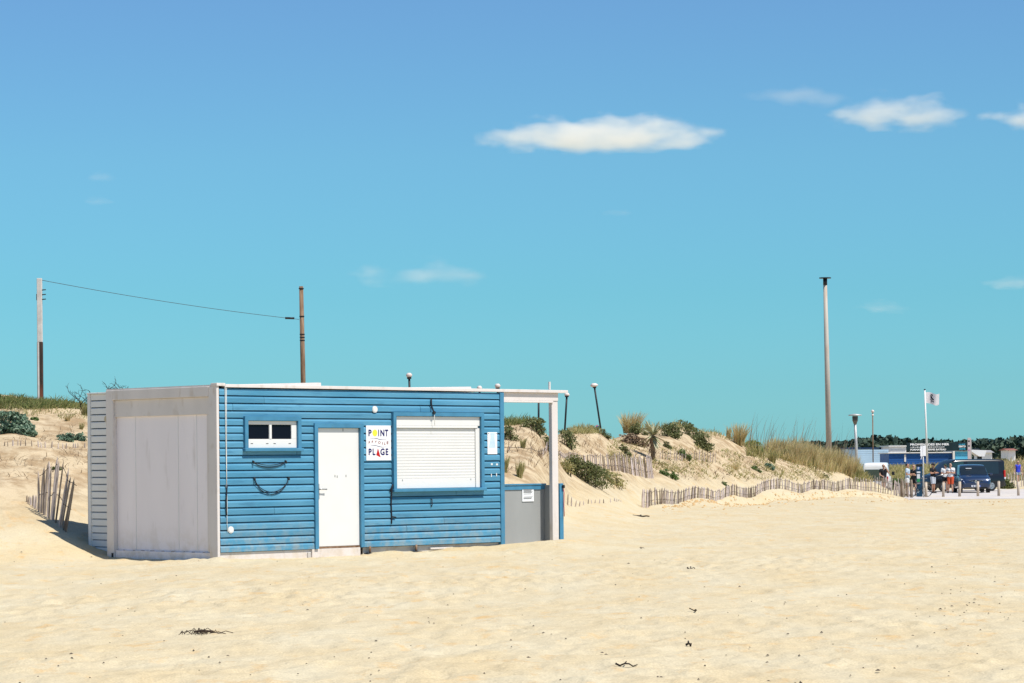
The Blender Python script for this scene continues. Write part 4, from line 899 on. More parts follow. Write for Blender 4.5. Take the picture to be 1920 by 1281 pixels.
# yucca: rosette of stiff leaves on a shaggy trunk
yp = hit1(1224, 862, 60); yu = thing('yucca', 'yucca with a spiky rosette of pale-edged leaves on a shaggy trunk', 'yucca', yp)
sc = yp.y / F; hc_ = 46 * sc
k = MB(); k.tube([(0, 0, -.1), (.02, 0, hc_ * .4), (-.02, 0, hc_ * .8), (0, 0, hc_)], [.10, .085, .09, .06], 9); k.build('trunk', M_DRYB, yu)
M_YUC = mat('yucca_leaf', (.10, .13, .06), .5, .3, 5, island=[(.05, .08, .04), (.18, .20, .10), (.52, .48, .30), (.09, .12, .06), (.40, .38, .22)], spec=.35)
rs = np.random.RandomState(5)
for i in range(54):
    a = rs.rand() * 2 * math.pi; el = R(rs.uniform(-45, 70)); l = 37 * sc * rs.uniform(.8, 1.05)
    d = Vector((math.cos(a) * math.cos(el), math.sin(a) * math.cos(el), math.sin(el))); sd = d.cross(Vector((0, 0, 1))).normalized() * .052
    b = Vector((0, 0, hc_)); v = []
    for t_, w_ in ((.02, .6), (.4, 1.0), (.75, .65)):
        q = b + d * l * t_ + Vector((0, 0, -.10 * t_ * t_ * l)); v += [q - sd * w_, q + sd * w_]
    v.append(b + d * l + Vector((0, 0, -.12 * l)))
    MB().add(v, [(0, 1, 3, 2), (2, 3, 5, 4), (4, 5, 6)]).build('leaf', M_YUC, yu)
dl = MB()
for i in range(26):
    a = rs.rand() * 2 * math.pi; z_ = hc_ * rs.uniform(.25, .95); r_ = rs.uniform(.12, .3)
    q = Vector((math.cos(a) * .08, math.sin(a) * .08, z_)); e_ = q + Vector((math.cos(a) * r_, math.sin(a) * r_, -rs.uniform(.25, .5))); sd = Vector((-math.sin(a), math.cos(a), 0)) * .02
    dl.add([q - sd, q + sd, e_], [(0, 1, 2)])
dl.build('dead_leaves', M_DRYB, yu)
sp = hit1(1222, 800, 60); k = thing('flower_spike', 'thin dry flower spike rising above the yucca', 'plant', sp); s2 = sp.y / F
b_ = MB().tube([(0, 0, -.1), (-.03, 0, 30 * s2), (-.02, 0, 48 * s2)], [.022, .014, .008], 6)
for i in range(14): 
    z_ = (22 + i * 1.9) * s2; a = i * 2.4; b_.tube([(-.02, 0, z_), (-.02 + .12 * math.cos(a), .12 * math.sin(a), z_ + .08)], .008, 4)
b_.build('stalk', M_DRYB, k)
# bare twisted shrub behind the cabin's left end
bp = Vector((X(200, 61), 61, Z(200, 762, 61))); bp.z = gz1(bp.x, bp.y)
bs = thing('bare_shrub', 'bare twisted dark branches showing above the cabin roof at the left end', 'shrub', bp); k = MB(); rs = np.random.RandomState(9)
def branch(p, d, l, r, dep):
    q = p; pts = [p]
    for i in range(4):
        d = (d + Vector(rs.normal(0, .30, 3))).normalized(); q = q + d * l / 4; pts.append(q)
    k.tube(pts, [r * (1 - .12 * i) for i in range(5)], 5)
    if dep:
        for _ in range(3): branch(pts[rs.randint(2, 5)], (d + Vector(rs.normal(0, .7, 3)) + Vector((0, 0, .25))).normalized(), l * .5, r * .62, dep - 1)
htop = Z(200, 716, 61) - bp.z
for i in range(9): branch(Vector(((i - 4) * .07 + .05, 0, -.05)), Vector(((i - 4) * .055, rs.uniform(-.2, .2), 1)).normalized(), htop * rs.uniform(.66, .80), .018, 3)
k.build('branches', M_TWIG, bs)

# ------------------------------------------------------------------ poles, lamps, mast, flag
M_CONC = mat('pale_concrete', (.55, .52, .49), .9, .12, 6, .1, 30)
M_DARKW = mat('tarred_wood', (.045, .03, .024), .9, .3, 8, .2, stretch=(3, 3, .4), wear=((.20, .06, .03), 3.0, .5, .7))
M_RUSTP = mat('rusty_pole', (.13, .07, .04), .9, .3, 5, .2, c2=(.30, .20, .13), stretch=(3, 3, .4))
M_GALV = mat('galvanised_steel', (.45, .45, .44), .55, .1, 4, metal=.35)
M_BLACKM = mat('black_metal', (.014, .015, .018), .5, .2, 6)
M_LAMPH = mat('pale_lamp_head', (.66, .56, .52), .6, .1, 6)
def pole_from(u, vt, Y, zb=None):
    """base point on the ground under (u) at distance Y and height up to photo row vt"""
    x = X(u, Y); z = gz1(x, Y) if zb is None else zb
    return Vector((x, Y, z)), Z(u, vt, Y) - z
p1, h1 = pole_from(77, 522, 68.0)
t = thing('utility_pole', 'utility pole with pale top and dark reddish foot on the left dune crest', 'pole', p1)
MB().box(-.062, .062, -.062, .062, h1 * .50, h1, .008).build('upper_shaft', M_CONC, t)
k = MB().prism([(-.067, -.067), (.067, -.067), (.067, .067), (-.067, .067)], 'z', -.4, h1 * .499); k.build('lower_shaft', M_DARKW, t)
MB().box(-.055, -.01, -.068, -.0675, .0, h1 * .499).build('pale_edge', M_CONC, t)
for i in range(3): MB().tube([(.06, 0, h1 - .30 - i * .12), (.16, 0, h1 - .30 - i * .12 + .01)], .014, 6).build('insulator_pin', M_BLACKM, t)
MB().box(-.08, -.06, -.03, .03, h1 - .56, h1 - .40).build('bracket', M_BLACKM, t)
p2, h2 = pole_from(571, 537, 76.0)
t = thing('utility_pole', 'rusty brown utility pole rising behind the cabin roof', 'pole', p2)
lean2 = -.012
k = MB(); k.tube([(0, 0, -.4), (lean2 * h2 * .5, 0, h2 * .5), (lean2 * h2, 0, h2)], [.080, .070, .060], 10); k.build('shaft', M_RUSTP, t)
for i, zz in enumerate((.985, .80, .68, .66, .64)): MB().disc((lean2 * h2 * zz, 0, h2 * zz), .074, (0, 0, 1), .03, 10).build('band', M_BLACKM, t)
wa = p1 + Vector((.07, 0, h1 - .05)); wb = p2 + Vector((lean2 * h2 * .8 - .08, 0, Z(566, 599, 76.0) - p2.z))
n = 24; pts = [wa.lerp(wb, i / n) + Vector((0, 0, -.07 * 4 * (i / n) * (1 - i / n))) for i in range(n + 1)]
t = thing('overhead_wire', 'single thin overhead wire between the two left poles', 'wire', wa)
MB().tube([q - wa for q in pts], .0065, 5).build('wire', M_WIRE, t)
q = pts[-2] - wa; MB().tube([q - Vector((.12, 0, -.008)), q + Vector((.14, 0, 0))], .03, 8).build('strain_insulator', M_BLACKM, t)
# tall mast with small disc top
p3, h3 = pole_from(1553, 520, 147.0)
t = thing('tall_mast', 'tall grey mast with a flat dark disc on top behind the marram grass', 'mast', p3)
tx_ = X(1549, 147) - X(1554, 147)
MB().tube([(.06, 0, -.3), (.06 + tx_ * .5, 0, h3 * .5), (.06 + tx_, 0, h3 - .42)], [.165, .14, .105], 14).build('shaft', mat('mast_steel', (.42, .38, .33), .7, .15, 1.2, metal=.1, stretch=(2, 2, .3), wear=((.30, .16, .08), 1.2, .55, .75)), t)
MB().tube([(.06 + tx_, 0, h3 - .425), (.06 + tx_, 0, h3 - .07)], .115, 14).build('collar', M_BLACKM, t)
MB().disc((.06 + tx_, 0, h3 - .04), .33, (0, 0, 1), .05, 24).build('top_disc', M_BLACKM, t)
# small beach lamps: dark thin post with a pale head, some leaning
def beach_lamp(label, ut, vt, ub, Y, headw=.2):
    b = Vector((X(ub, Y), Y, 0)); b.z = gz1(b.x, Y); top = P(ut, vt, Y) - b
    o = thing('beach_lamp', label, 'lamp', b, 0, 'slim lamp posts behind the dune')
    MB().tube([Vector(top) * -.05, top * .5, top * .96], .034, 8).build('post', M_BLACKM, o)
    k = MB(); c = Vector(top)
    k.tube([c * .96, c * .975, c, c + Vector((0, 0, .06))], [.05, headw * .42, headw * .5, headw * .25], 12); k.build('head', M_LAMPH, o)
    MB().disc(c * .955, .07, (0, 0, 1), .06, 10).build('collar', M_BLACKM, o)
beach_lamp('slim leaning lamp poking above the middle of the cabin roof', 767, 703, 772, 84)
beach_lamp('lamp head just showing over the roof, left of the pair near the bay', 899, 727, 902, 88, .18)
beach_lamp('lamp head just showing over the roof, right of the pair near the bay', 933, 723, 935, 90)
beach_lamp('dark lamp post seen through the bay opening', 1010, 742, 1010, 92)
beach_lamp('upright lamp post right of the bay with its head at the roof corner', 1063, 740, 1059, 96)
beach_lamp('leaning lamp post standing free on the dune right of the bay', 1114, 722, 1129, 100, .3)
# round traffic sign half buried by the leaning lamp
b = hit1(1120, 808, 60); t = thing('no_parking_sign', 'round red and blue traffic sign half hidden on the dune crest at the leaning lamp', 'sign', b, 0)
c_ = Vector((0, .0, Z(1120, 801, b.y) - b.z))
MB().disc(c_, .23, (0, 1, 0), .02, 28).build('white_rim', M_SIGN, t); 
MB().disc(c_ + Vector((0, -.014, 0)), .215, (0, 1, 0), .012, 28).build('red_ring', mat('red_paint', (.45, .012, .02), .5), t)
MB().disc(c_ + Vector((0, -.022, 0)), .155, (0, 1, 0), .008, 28).build('blue_centre', mat('blue_sign_paint', (.03, .13, .42), .5), t)
MB().add([c_ + Vector((x, -.029, z)) for x, z in ((-.13, .09), (-.09, .13), (.13, -.09), (.09, -.13))], [(0, 1, 2, 3)]).build('red_bar', mat('red_paint', (.45, .012, .02)), t)
MB().tube([c_ + Vector((0, .03, 0)), (0, .03, -.3)], .03, 8).build('post', M_GALV, t)
# street lamp with wide flat hood
p, h = pole_from(1607, 776, 143.0); t = thing('street_lamp', 'grey street lamp with a wide flat hood at the right end of the dune', 'lamp', p)
lx = X(1604, 143) - X(1607, 143)
MB().tube([(0, 0, -.3), (lx * .5, 0, h * .5), (lx, 0, h - .55)], [.085, .075, .07], 12).build('post', M_GALV, t)
MB().tube([(lx, 0, h - .56), (lx, 0, h - .42), (lx, 0, h - .40), (lx, 0, h - .12)], [.08, .12, .14, .15], 14).build('lantern', mat('lantern_grey', (.16, .15, .13), .5), t)
for i in range(3): MB().disc((lx, 0, h - .20 - i * .07), .165, (0, 0, 1), .018, 16).build('louvre', M_BLACKM, t)
MB().tube([(lx, 0, h - .10), (lx, 0, h - .05), (lx, 0, h)], [.36, .36, .05], 24).build('hood', M_GALV, t)
# thin far lamp
p, h = pole_from(1637, 771, 215.0); t = thing('thin_lamp_post', 'thin dark lamp post with two small globes against the sky above the pale sheds', 'lamp', p)
MB().tube([(0, 0, -.3), (0, 0, h)], .045, 8).build('post', M_RUSTP, t)
for zz, r_ in ((h - .02, .13), (h - .32, .10)):
    MB().tube([(0, 0, zz - r_), (0, 0, zz - r_ * .6), (0, 0, zz), (0, 0, zz + r_ * .6), (0, 0, zz + r_)], [r_ * .2, r_ * .8, r_, r_ * .8, r_ * .2], 12).build('globe', M_LAMPH, t)
# flagpole and flag
p, h = pole_from(1739, 731, 205.0); t = thing('flagpole', 'white flagpole rising behind the dark sign board', 'flagpole', p)
lx = X(1735, 205) - X(1739, 205)
MB().tube([(0, 0, -.3), (lx * .5, 0, h * .5), (lx, 0, h)], [.085, .07, .055], 12).build('pole', M_WHITE, t)
MB().disc((lx, 0, h + .03), .075, (0, 0, 1), .06, 12).build('finial', M_BLACKM, t)
sc = 205 / F; fl = thing('flag', 'white flag with a black figure flying from the flagpole', 'flag', p + Vector((lx + .06, 0, 0)))
def flag_pt(s_, r_):
    z_ = Z(1737, 735.5, 205) - p.z - s_ * 4.5 * sc * math.sin(s_ * 1.4) - r_ * (20 + 1.5 * math.sin(s_ * 3)) * sc + .08 * math.sin(s_ * 7) * s_
    return Vector((s_ * 26 * sc, .22 * math.sin(s_ * 6.5 + r_ * .8) * (s_ + .1), z_))
nx, nz = 24, 12; k = MB()
for off in (0, .012): 
    k.add([flag_pt(i / nx, j / nz) + Vector((0, off, 0)) for j in range(nz + 1) for i in range(nx + 1)], [(j * (nx + 1) + i, j * (nx + 1) + i + 1, (j + 1) * (nx + 1) + i + 1, (j + 1) * (nx + 1) + i) for j in range(nz) for i in range(nx)], True)
k.build('cloth', mat('white_cloth', (.74, .72, .75), .8, .04, 3, transl=.25), fl)
for poly in ([(.38, .17), (.46, .12), (.50, .14), (.52, .30), (.47, .28), (.46, .2), (.38, .27), (.33, .33)], [(.36, .30), (.42, .27), (.47, .40), (.56, .50), (.60, .60), (.50, .62), (.42, .55), (.36, .45)], [(.33, .50), (.38, .58), (.48, .70), (.60, .70), (.57, .78), (.46, .76), (.36, .64)], [(.38, .76), (.45, .78), (.42, .86), (.38, .84)]):
    MB().add([flag_pt(a, b) + Vector((0, -.015, 0)) for a, b in poly], [tuple(range(len(poly)))]).build('emblem', M_BLACKM, fl)

# ------------------------------------------------------------------ far sheds, sign board, wood
def shed(name, label, u0, u1, v0, v1, Y, mt, roof_m, depth=6.0, base=None, boards=4, roof_px=2.0, cat='shed'):
    a, b = P(u0, v1, Y), P(u1, v0, Y); zb = base if base is not None else gz1((a.x + b.x) / 2, Y) - .1
    o = thing(name, label, cat, (a.x, Y, zb)); w = b.x - a.x; h = b.z - zb
    MB().box(.02, w - .02, .03, depth, 0, h - .02).build('wall', mt, o)
    hb = h / boards
    for i in range(boards): MB().box(.0, w, .0, .028, i * hb + .012, (i + 1) * hb - .012, .008).build('board', mt, o)
    if roof_m: MB().box(-.12, w + .12, -.18, depth + .1, h, h + roof_px * Y / F, .01).build('roof', roof_m, o)
    return o, w, h
M_DBLUE = mat('deep_blue_boards', (.012, .085, .30), .55, .2, 1.0, stretch=(.3, 1, 2)); M_CYAN = mat('cyan_boards', (.10, .46, .70), .55, .12, 1.0)
M_PBLUE = mat('pale_blue_boards', (.42, .58, .72), .6, .08, 1.0); M_OFFW = mat('off_white_wall', (.72, .71, .72), .7, .05, 1)
o1, w1_, h1_ = shed('blue_shed', 'long deep blue boarded shed with white roof edge behind the car park', 1667, 1786, 849.5, 866, 236, M_DBLUE, M_WHITE, boards=9)
for u_, v0_, v1_ in ((1697, 851, 862),): 
    q = X(u_, 236) - o1.location.x; MB().box(q - .08, q + .08, -.05, .0, h1_ - .75, h1_ - .1, .01).build('wall_light', M_WHITE, o1)
shed('cyan_shed', 'short cyan boarded shed at the right end of the blue shed', 1791, 1816, 846, 866, 236, M_CYAN, M_WHITE, boards=9)
MB_ = MB().box(-.10, .10, 0, .3, 0, 1.2); q = thing('shed_pillar', 'white pillar between the deep blue and the cyan shed', 'pillar', (X(1788.5, 235.6), 235.6, gz1(X(1788.5, 235.6), 235.6) - .1)); MB().box(-.09, .09, 0, .35, 0, Z(1788, 845, 236) - q.location.z, .01).build('shaft', M_WHITE, q)
shed('pale_shed', 'pale blue boarded shed with a dark roof left of the blue shed', 1606, 1666, 843, 872, 248, M_PBLUE, None, boards=10)
o2, w2_, h2_ = shed('white_kiosk', 'white boarded kiosk behind the pale blue shed', 1668, 1699, 837.5, 866, 256, M_OFFW, M_WHITE, boards=8)
oo = thing('dark_roof_shed', 'low shed with a deep navy roof behind the pale blue shed', 'shed', (X(1590, 262), 262, 0)); MB().box(0, X(1672, 262) - X(1590, 262), 0, 5, 0, Z(1630, 842, 262)).build('wall', M_PBLUE, oo); MB().box(-.1, X(1672, 262) - X(1590, 262) + .1, -.2, 5.2, Z(1630, 842, 262) + .002, Z(1630, 839, 262)).build('roof', mat('navy_roof', (.01, .035, .09), .6, .2, 1), oo)
MB().box(3.2, 4.6, -.02, -.0, 1.0, 2.2).build('hatch', M_OFFW, oo)
# dark sign board on the blue shed
SB = (1700, 1814, 829.5, 846.5, 234.0)
a, b = P(SB[0], SB[3], SB[4]), P(SB[1], SB[2], SB[4]); bw, bh = b.x - a.x, b.z - a.z
sb = thing('sign_board', 'long dark roof sign reading PROMENADES EN MER above the blue shed', 'sign', (a.x, SB[4], a.z))
MB().box(0, bw, 0, .08, 0, bh, .01).build('board', mat('dark_teal_board', (.006, .022, .028), .5, .2, 2), sb)
for x_ in (.3, bw / 2, bw - .3): MB().box(x_ - .04, x_ + .04, .085, .14, -.12, bh - .1).build('strut', M_GALV, sb)
def sbt(s_, x0, x1, z0, z1, m, bold=.02, nm='lettering'): return link(nm, text_mesh(s_, bw * x0, bw * x1, bh * z0, bh * z1, -.008, m, bold), sb)
M_LETW = mat('white_letters', (.86, .86, .86), .5, .02, 2); M_LETC = mat('cyan_letters', (.06, .42, .62), .5, .05, 2)
sbt('PROMENADES EN MER', .06, .70, .66, .92, M_LETW, .035)
sbt('FORMATION PERMIS BATEAU', .06, .645, .08, .30, M_LETW, .03)
k = MB(); xx = .06; r2 = random.Random(4)
while xx < .61:
    l = r2.uniform(.006, .03); k.box(bw * xx, bw * (xx + l), -.012, -.004, bh * .44, bh * (.44 + r2.uniform(.05, .10))); xx += l + r2.uniform(.004, .012)
k.build('small_lettering', M_LETW, sb)
sbt('OUEST', .855, .965, .68, .84, M_LETC, .03); sbt("SBK'D", .855, .97, .42, .64, M_LETW, .04); sbt('ZONE', .865, .965, .14, .34, M_LETC, .03)
# totem panel beside the board
q = Vector((X(1817.5, 233), 233, 0)); q.z = gz1(q.x, 233); tz = Z(1817.5, 821, 233) - q.z
t = thing('totem_sign', 'narrow upright panel with small pictures at the right end of the sign board', 'sign', q)
MB().box(-.14, .14, 0, .06, tz * .22, tz, .008).build('panel', mat('beige_pink_panel', (.50, .42, .42), .6, .1, 2), t); MB().box(.145, .20, 0, .07, -.2, tz * .96).build('post', M_GALV, t)
for i, zz in enumerate((.9, .74, .60)): MB().box(-.09, .05, -.012, -.001, tz * zz - .09, tz * zz + .03).build('picture', M_BLACKM if i != 2 else mat('mauve_print', (.42, .22, .40), .6), t)
# pale boats / low roofs far right
def low_roof(label, u0, u1, v0, v1, Y, m, cat):
    a, b = P(u0, v1, Y), P(u1, v0, Y); o = thing('distant_house' if cat == 'house' else 'beached_boat', label, cat, (a.x, Y, -0.2)); w, zr, ze = b.x - a.x, b.z + .2, a.z + .2
    if cat == 'house':
        MB().box(.1, w - .1, .3, 6, 0, ze).build('wall', M_OFFW, o); MB().prism([(-.2, ze + .005), (6.6, ze + .005), (3.2, zr)], 'x', -.2, w + .2).build('roof', m, o)
    else:
        MB().prism([(-.4, ze + .35), (w, ze + .25), (w - .2, ze - .3), (.6, ze - .3)], 'y', 0, 2.0).build('hull', M_OFFW, o)
        MB().prism([(.2, ze + .36), (w * .6, ze + .30), (w * .5, zr), (w * .2, zr)], 'y', .4, 1.6).build('cover', m, o)
        for xx in (.9, w - .6): MB().box(xx - .08, xx + .08, .8, 1.2, .0, ze - .301).build('prop', M_DARK, o)
    return o
low_roof('pale boat under a dark cover just right of the sign board', 1824, 1850, 841, 850, 245, mat('dark_cover', (.03, .04, .05), .7), 'boat')
low_roof('far house with a faded red roof near the right edge', 1890, 1906, 841, 844.5, 380, mat('faded_red_roof', (.30, .12, .09), .8, .15, .5), 'house')
low_roof('pale roofed house far behind the boat', 1838, 1862, 844, 849, 400, mat('pale_roof', (.30, .29, .29), .8, .1, .5), 'house')
# far pine wood: one mass
rs = np.random.RandomState(77); V, Fc = [], []
M_PINE = mat('pine_needles', (.018, .034, .022), .8, .3, .05, island=[(.03, .055, .043), (.055, .085, .055), (.04, .07, .052), (.075, .10, .06)])
def crown(c, rx, rz, n):
    for _ in range(n):
        d = rs.normal(0, 1, 3); d /= np.linalg.norm(d); r = rs.rand() ** .33
        q = c + d * np.array([rx, rx, rz]) * r * (1 + .25 * math.sin(d[0] * 5 + c[0]) * math.cos(d[2] * 4))
        a = rs.normal(0, 1, 3); a /= np.linalg.norm(a); b = np.cross(a, rs.normal(0, 1, 3)); b /= np.linalg.norm(b) + 1e-6
        l = rs.uniform(.5, 1.1); o_ = len(V); V.extend([tuple(q - a * l), tuple(q + b * l * .7), tuple(q + a * l), tuple(q - b * l * .7)]); Fc.append((o_, o_ + 1, o_ + 2, o_ + 3))
for i in range(190):
    u_ = 1450 + i * 3.9 + rs.uniform(-6, 6); Y = rs.uniform(640, 760); x = X(u_, Y)
    top = np.interp(u_, [1450, 1580, 1620, 1660, 1690, 1720, 1770, 1800, 1840, 1870, 1890, 1905, 1930, 2200], [834, 830, 824, 819, 826, 828, 826, 829, 829, 826, 828, 826, 818, 822]) + rs.uniform(-2.5, 4)
    zt = Z(u_, top, Y); rz = rs.uniform(1.8, 3.4); rx = rs.uniform(2.2, 4.6)
    crown(np.array([x, Y, zt - rz]), rx, rz, 210); crown(np.array([x + rs.uniform(-3, 3), Y + 4, max(zt - rz * 2.6, 1.5)]), rx * 1.3, rz, 120)
stuff('pine_wood', V, Fc, M_PINE, 'dark green pine wood along the horizon at the right')
grass_field('dry_stems', 'dry tan stems littering the right-hand dune slope', 3000, [(1140, 825, 880), (1250, 838, 895), (1330, 845, 905), (1450, 860, 903), (1560, 880, 906)], .06, .26, M_DRYB, 61, .012, 1.5, clump=.45)
grass_field('seed_stalks', 'thin grey seed stalks rising above the marram grass', 160, [(1400, 838, 850), (1475, 838, 860), (1530, 846, 865), (1600, 868, 885)], 1.1, 1.9, M_DRYB, 62, .010, .12, (.22, 0))

# ------------------------------------------------------------------ vehicles
def catmull(keys, n):
    """rows of key values resampled smoothly"""
    K = np.array(keys, float); m = len(K); t_ = np.linspace(0, m - 1, n); out = []
    for q in t_:
        i = min(int(q), m - 2); f_ = q - i
        p0, p1, p2, p3 = K[max(i - 1, 0)], K[i], K[i + 1], K[min(i + 2, m - 1)]
        out.append(.5 * ((2 * p1) + (-p0 + p2) * f_ + (2 * p0 - 5 * p1 + 4 * p2 - p3) * f_ ** 2 + (-p0 + 3 * p1 - 3 * p2 + p3) * f_ ** 3))
    return np.array(out)
def car_shell(keys, n=46):
    """keys: x, bottom z, half width, belt z, roof half width, top z -> surface grid S[i, j] across the whole width (x forward = +x)"""
    S_ = []
    for x, zb, w, zbelt, wr, zt in catmull(keys, n):
        zt = max(zt, zbelt + .012)
        half = [(w * .90, zb), (w * .985, zb + .08), (w, zb + (zbelt - zb) * .45), (w * .985, zbelt - .05), (w * .955, zbelt)]
        half += [(w * .955 + (wr - w * .955) * t_, zbelt + (zt - .05 - zbelt) * t_) for t_ in (.3, .6, .88)]
        half += [(wr * .95, zt - .022), (wr * .80, zt - .004), (wr * .4, zt + .008)]
        row = [(x, -a, b) for a, b in half] + [(x, 0, zt + .012)] + [(x, a, b) for a, b in half[::-1]]
        S_.append(row)
    return np.array(S_)
def shell_mesh(S_, m, name, parent, sel=None, off=0.0):
    ni, nj = S_.shape[:2]
    du = np.gradient(S_, axis=0); dv = np.gradient(S_, axis=1); nn = np.cross(du, dv); nn /= np.linalg.norm(nn, axis=2, keepdims=True) + 1e-9
    ctr = S_.mean((0, 1)); sg_ = np.sign(((S_ - ctr) * nn).sum(2).mean()); Q = S_ + nn * sg_ * off
    f = []
    for i in range(ni - 1):
        for j in range(nj - 1):
            c = (S_[i, j] + S_[i + 1, j] + S_[i, j + 1] + S_[i + 1, j + 1]) / 4
            if sel is None or sel(c, i, j): f.append((i * nj + j, (i + 1) * nj + j, (i + 1) * nj + j + 1, i * nj + j + 1))
    k = MB(); used = sorted({q for w in f for q in w}); mp_ = {q: i for i, q in enumerate(used)}; QQ = Q.reshape(-1, 3)
    k.add([QQ[q] for q in used], [tuple(mp_[q] for q in w) for w in f], True)
    if sel is None:
        k.add(Q[0], [tuple(range(nj))]); k.add(Q[-1], [tuple(range(nj))]); k.add([Q[0, 0], Q[0, -1], Q[-1, -1], Q[-1, 0]], [(0, 1, 2, 3)])
    return k.build(name, m, parent)
def wheels(par, xs_, track, r, w=.2, rim=M_STEEL):
    for x in xs_:
        for sgn in (-1, 1):
            t_ = MB().disc((x, sgn * (track - w / 2), r), r, (0, 1, 0), w, 28).build('wheel', M_DARK, par)
            MB().disc((x, sgn * (track + .004), r), r * .62, (0, 1, 0), .012, 20).build('rim', rim, t_)
            for a in range(5):
                c = Vector((x + math.cos(a * 1.257) * r * .33, sgn * (track + .014), r + math.sin(a * 1.257) * r * .33)); MB().disc(c, r * .09, (0, 1, 0), .008, 8).build('rim_slot', M_DARK, t_)
M_CARB = mat('metallic_blue_paint', (.012, .030, .080), .28, .06, 2, metal=.35, spec=.5, coat=.8)
M_CARK = mat('black_car_paint', (.006, .007, .009), .25, .1, 2, spec=.5, coat=.15)
M_CARW = mat('white_car_paint', (.74, .74, .73), .35, .03, 2, coat=.4)
M_CGLASS = mat('car_glass', (.012, .018, .022), .06, .1, 2, spec=.6)
M_GGLASS = mat('green_reflection_glass', (.02, .05, .045), .06, .1, 2, spec=.6)  # green reflections are put into the glass colour
M_CHROME = mat('chrome', (.70, .70, .72), .15, .02, 2, metal=1.0)
M_LENS = mat('lamp_lens', (.62, .64, .68), .12, .05, 4, spec=.6)
M_TAIL = mat('tail_lamp_red', (.50, .02, .02), .25, .05, 4)
M_PLATE = mat('number_plate', (.72, .73, .76), .5, .02, 4)
def veh(name, label, u, Y, yaw, cat='car'):
    x = X(u, Y); return thing(name, label, cat, (x, Y, gz1(x, Y) + .01), yaw)
# blue people carrier, nose towards the camera
car = veh('blue_car', 'metallic blue people carrier parked nose first behind the bollards', 1821, 159.5, R(-90 - 3))
K = [(-2.20, .42, .78, .80, .60, 1.00), (-2.12, .30, .86, .95, .62, 1.42), (-1.75, .24, .90, 1.00, .68, 1.60), (-.9, .22, .915, .99, .72, 1.665), (0, .22, .92, .98, .74, 1.66), (.55, .22, .92, .97, .75, 1.57), (1.05, .22, .92, .97, .79, 1.27), (1.42, .22, .92, .965, .84, 1.05), (1.75, .22, .91, .90, .82, .985), (2.05, .24, .88, .82, .78, .90), (2.20, .27, .80, .72, .70, .76), (2.27, .34, .70, .58, .60, .60)]
SC = car_shell(K, 60)
shell_mesh(SC, M_CARB, 'body', car)
shell_mesh(SC, M_CGLASS, 'windscreen', car, lambda c, i, j: .52 < c[0] < 1.40 and abs(c[1]) < .73 and c[2] > 1.03, .012)
shell_mesh(SC, M_CGLASS, 'side_glass', car, lambda c, i, j: -1.9 < c[0] < 1.0 and c[1] > .66 and 1.02 < c[2] < 1.56, .01)
shell_mesh(SC, M_CGLASS, 'side_glass', car, lambda c, i, j: -1.9 < c[0] < 1.0 and c[1] < -.66 and 1.02 < c[2] < 1.56, .01)
for sg_ in (-1, 1):
    k = MB().prism([(sg_ * .42, .70), (sg_ * .84, .74), (sg_ * .86, .83), (sg_ * .60, .79)], 'x', 1.95, 2.13); k.build('headlight', M_LENS, car)
    MB().prism([(sg_ * .50, .40), (sg_ * .78, .40), (sg_ * .80, .50), (sg_ * .60, .46)], 'x', 2.0, 2.235).build('fog_lamp', M_DARK, car)
    m_ = MB().box(.72, .90, sg_ * 1.05 - .10, sg_ * 1.05 + .10, 1.02, 1.16, .03).build('mirror', M_CARB, car); MB().box(.76, .84, min(sg_ * .86, sg_ * .95), max(sg_ * .86, sg_ * .95), 1.03, 1.07).build('mirror_arm', M_DARK, m_)
    MB().prism([(sg_ * .18, .70), (sg_ * .42, .715), (sg_ * .42, .73), (sg_ * .14, .675)], 'x', 2.2, 2.262).build('chrome_wing', M_CHROME, car)
MB().prism([(-.44, .56), (.44, .56), (.40, .72), (.0, .76), (-.40, .72)], 'x', 2.1, 2.245).build('grille', M_DARK, car)
em = MB().prism([(0, .56), (.085, .665), (0, .775), (-.085, .665)], 'x', 2.24, 2.275).build('emblem', M_CHROME, car)
MB().prism([(0, .61), (.04, .665), (0, .72), (-.04, .665)], 'x', 2.27, 2.28).build('emblem_hollow', M_DARK, em)
MB().box(2.1, 2.29, -.72, .72, .235, .30, .02).build('lower_bumper', M_DARK, car)
pl = MB().box(2.285, 2.30, -.27, .27, .35, .46).build('number_plate', M_PLATE, car)
MB().box(2.3005, 2.302, .225, .268, .352, .458).build('plate_band', mat('plate_blue', (.02, .07, .4), .5), pl)
for y0, y1 in ((.13, .19), (.09, .12), (-.02, .03), (-.06, -.03), (-.15, -.11), (-.20, -.16)): MB().box(2.3005, 2.302, y0, y1, .375, .435).build('plate_mark', M_DARK, pl)
MB().box(.86, .93, -.44, -.10, 1.42, 1.47).build('sun_strip', M_OFFW, car)
wheels(car, (-1.40, 1.38), .91, .33)
for sg_ in (-1, 1): MB().box(-.6, -.45, sg_ * .3 - .2, sg_ * .3 + .2, .6, 1.32, .05).build('seat', M_DARK, car)
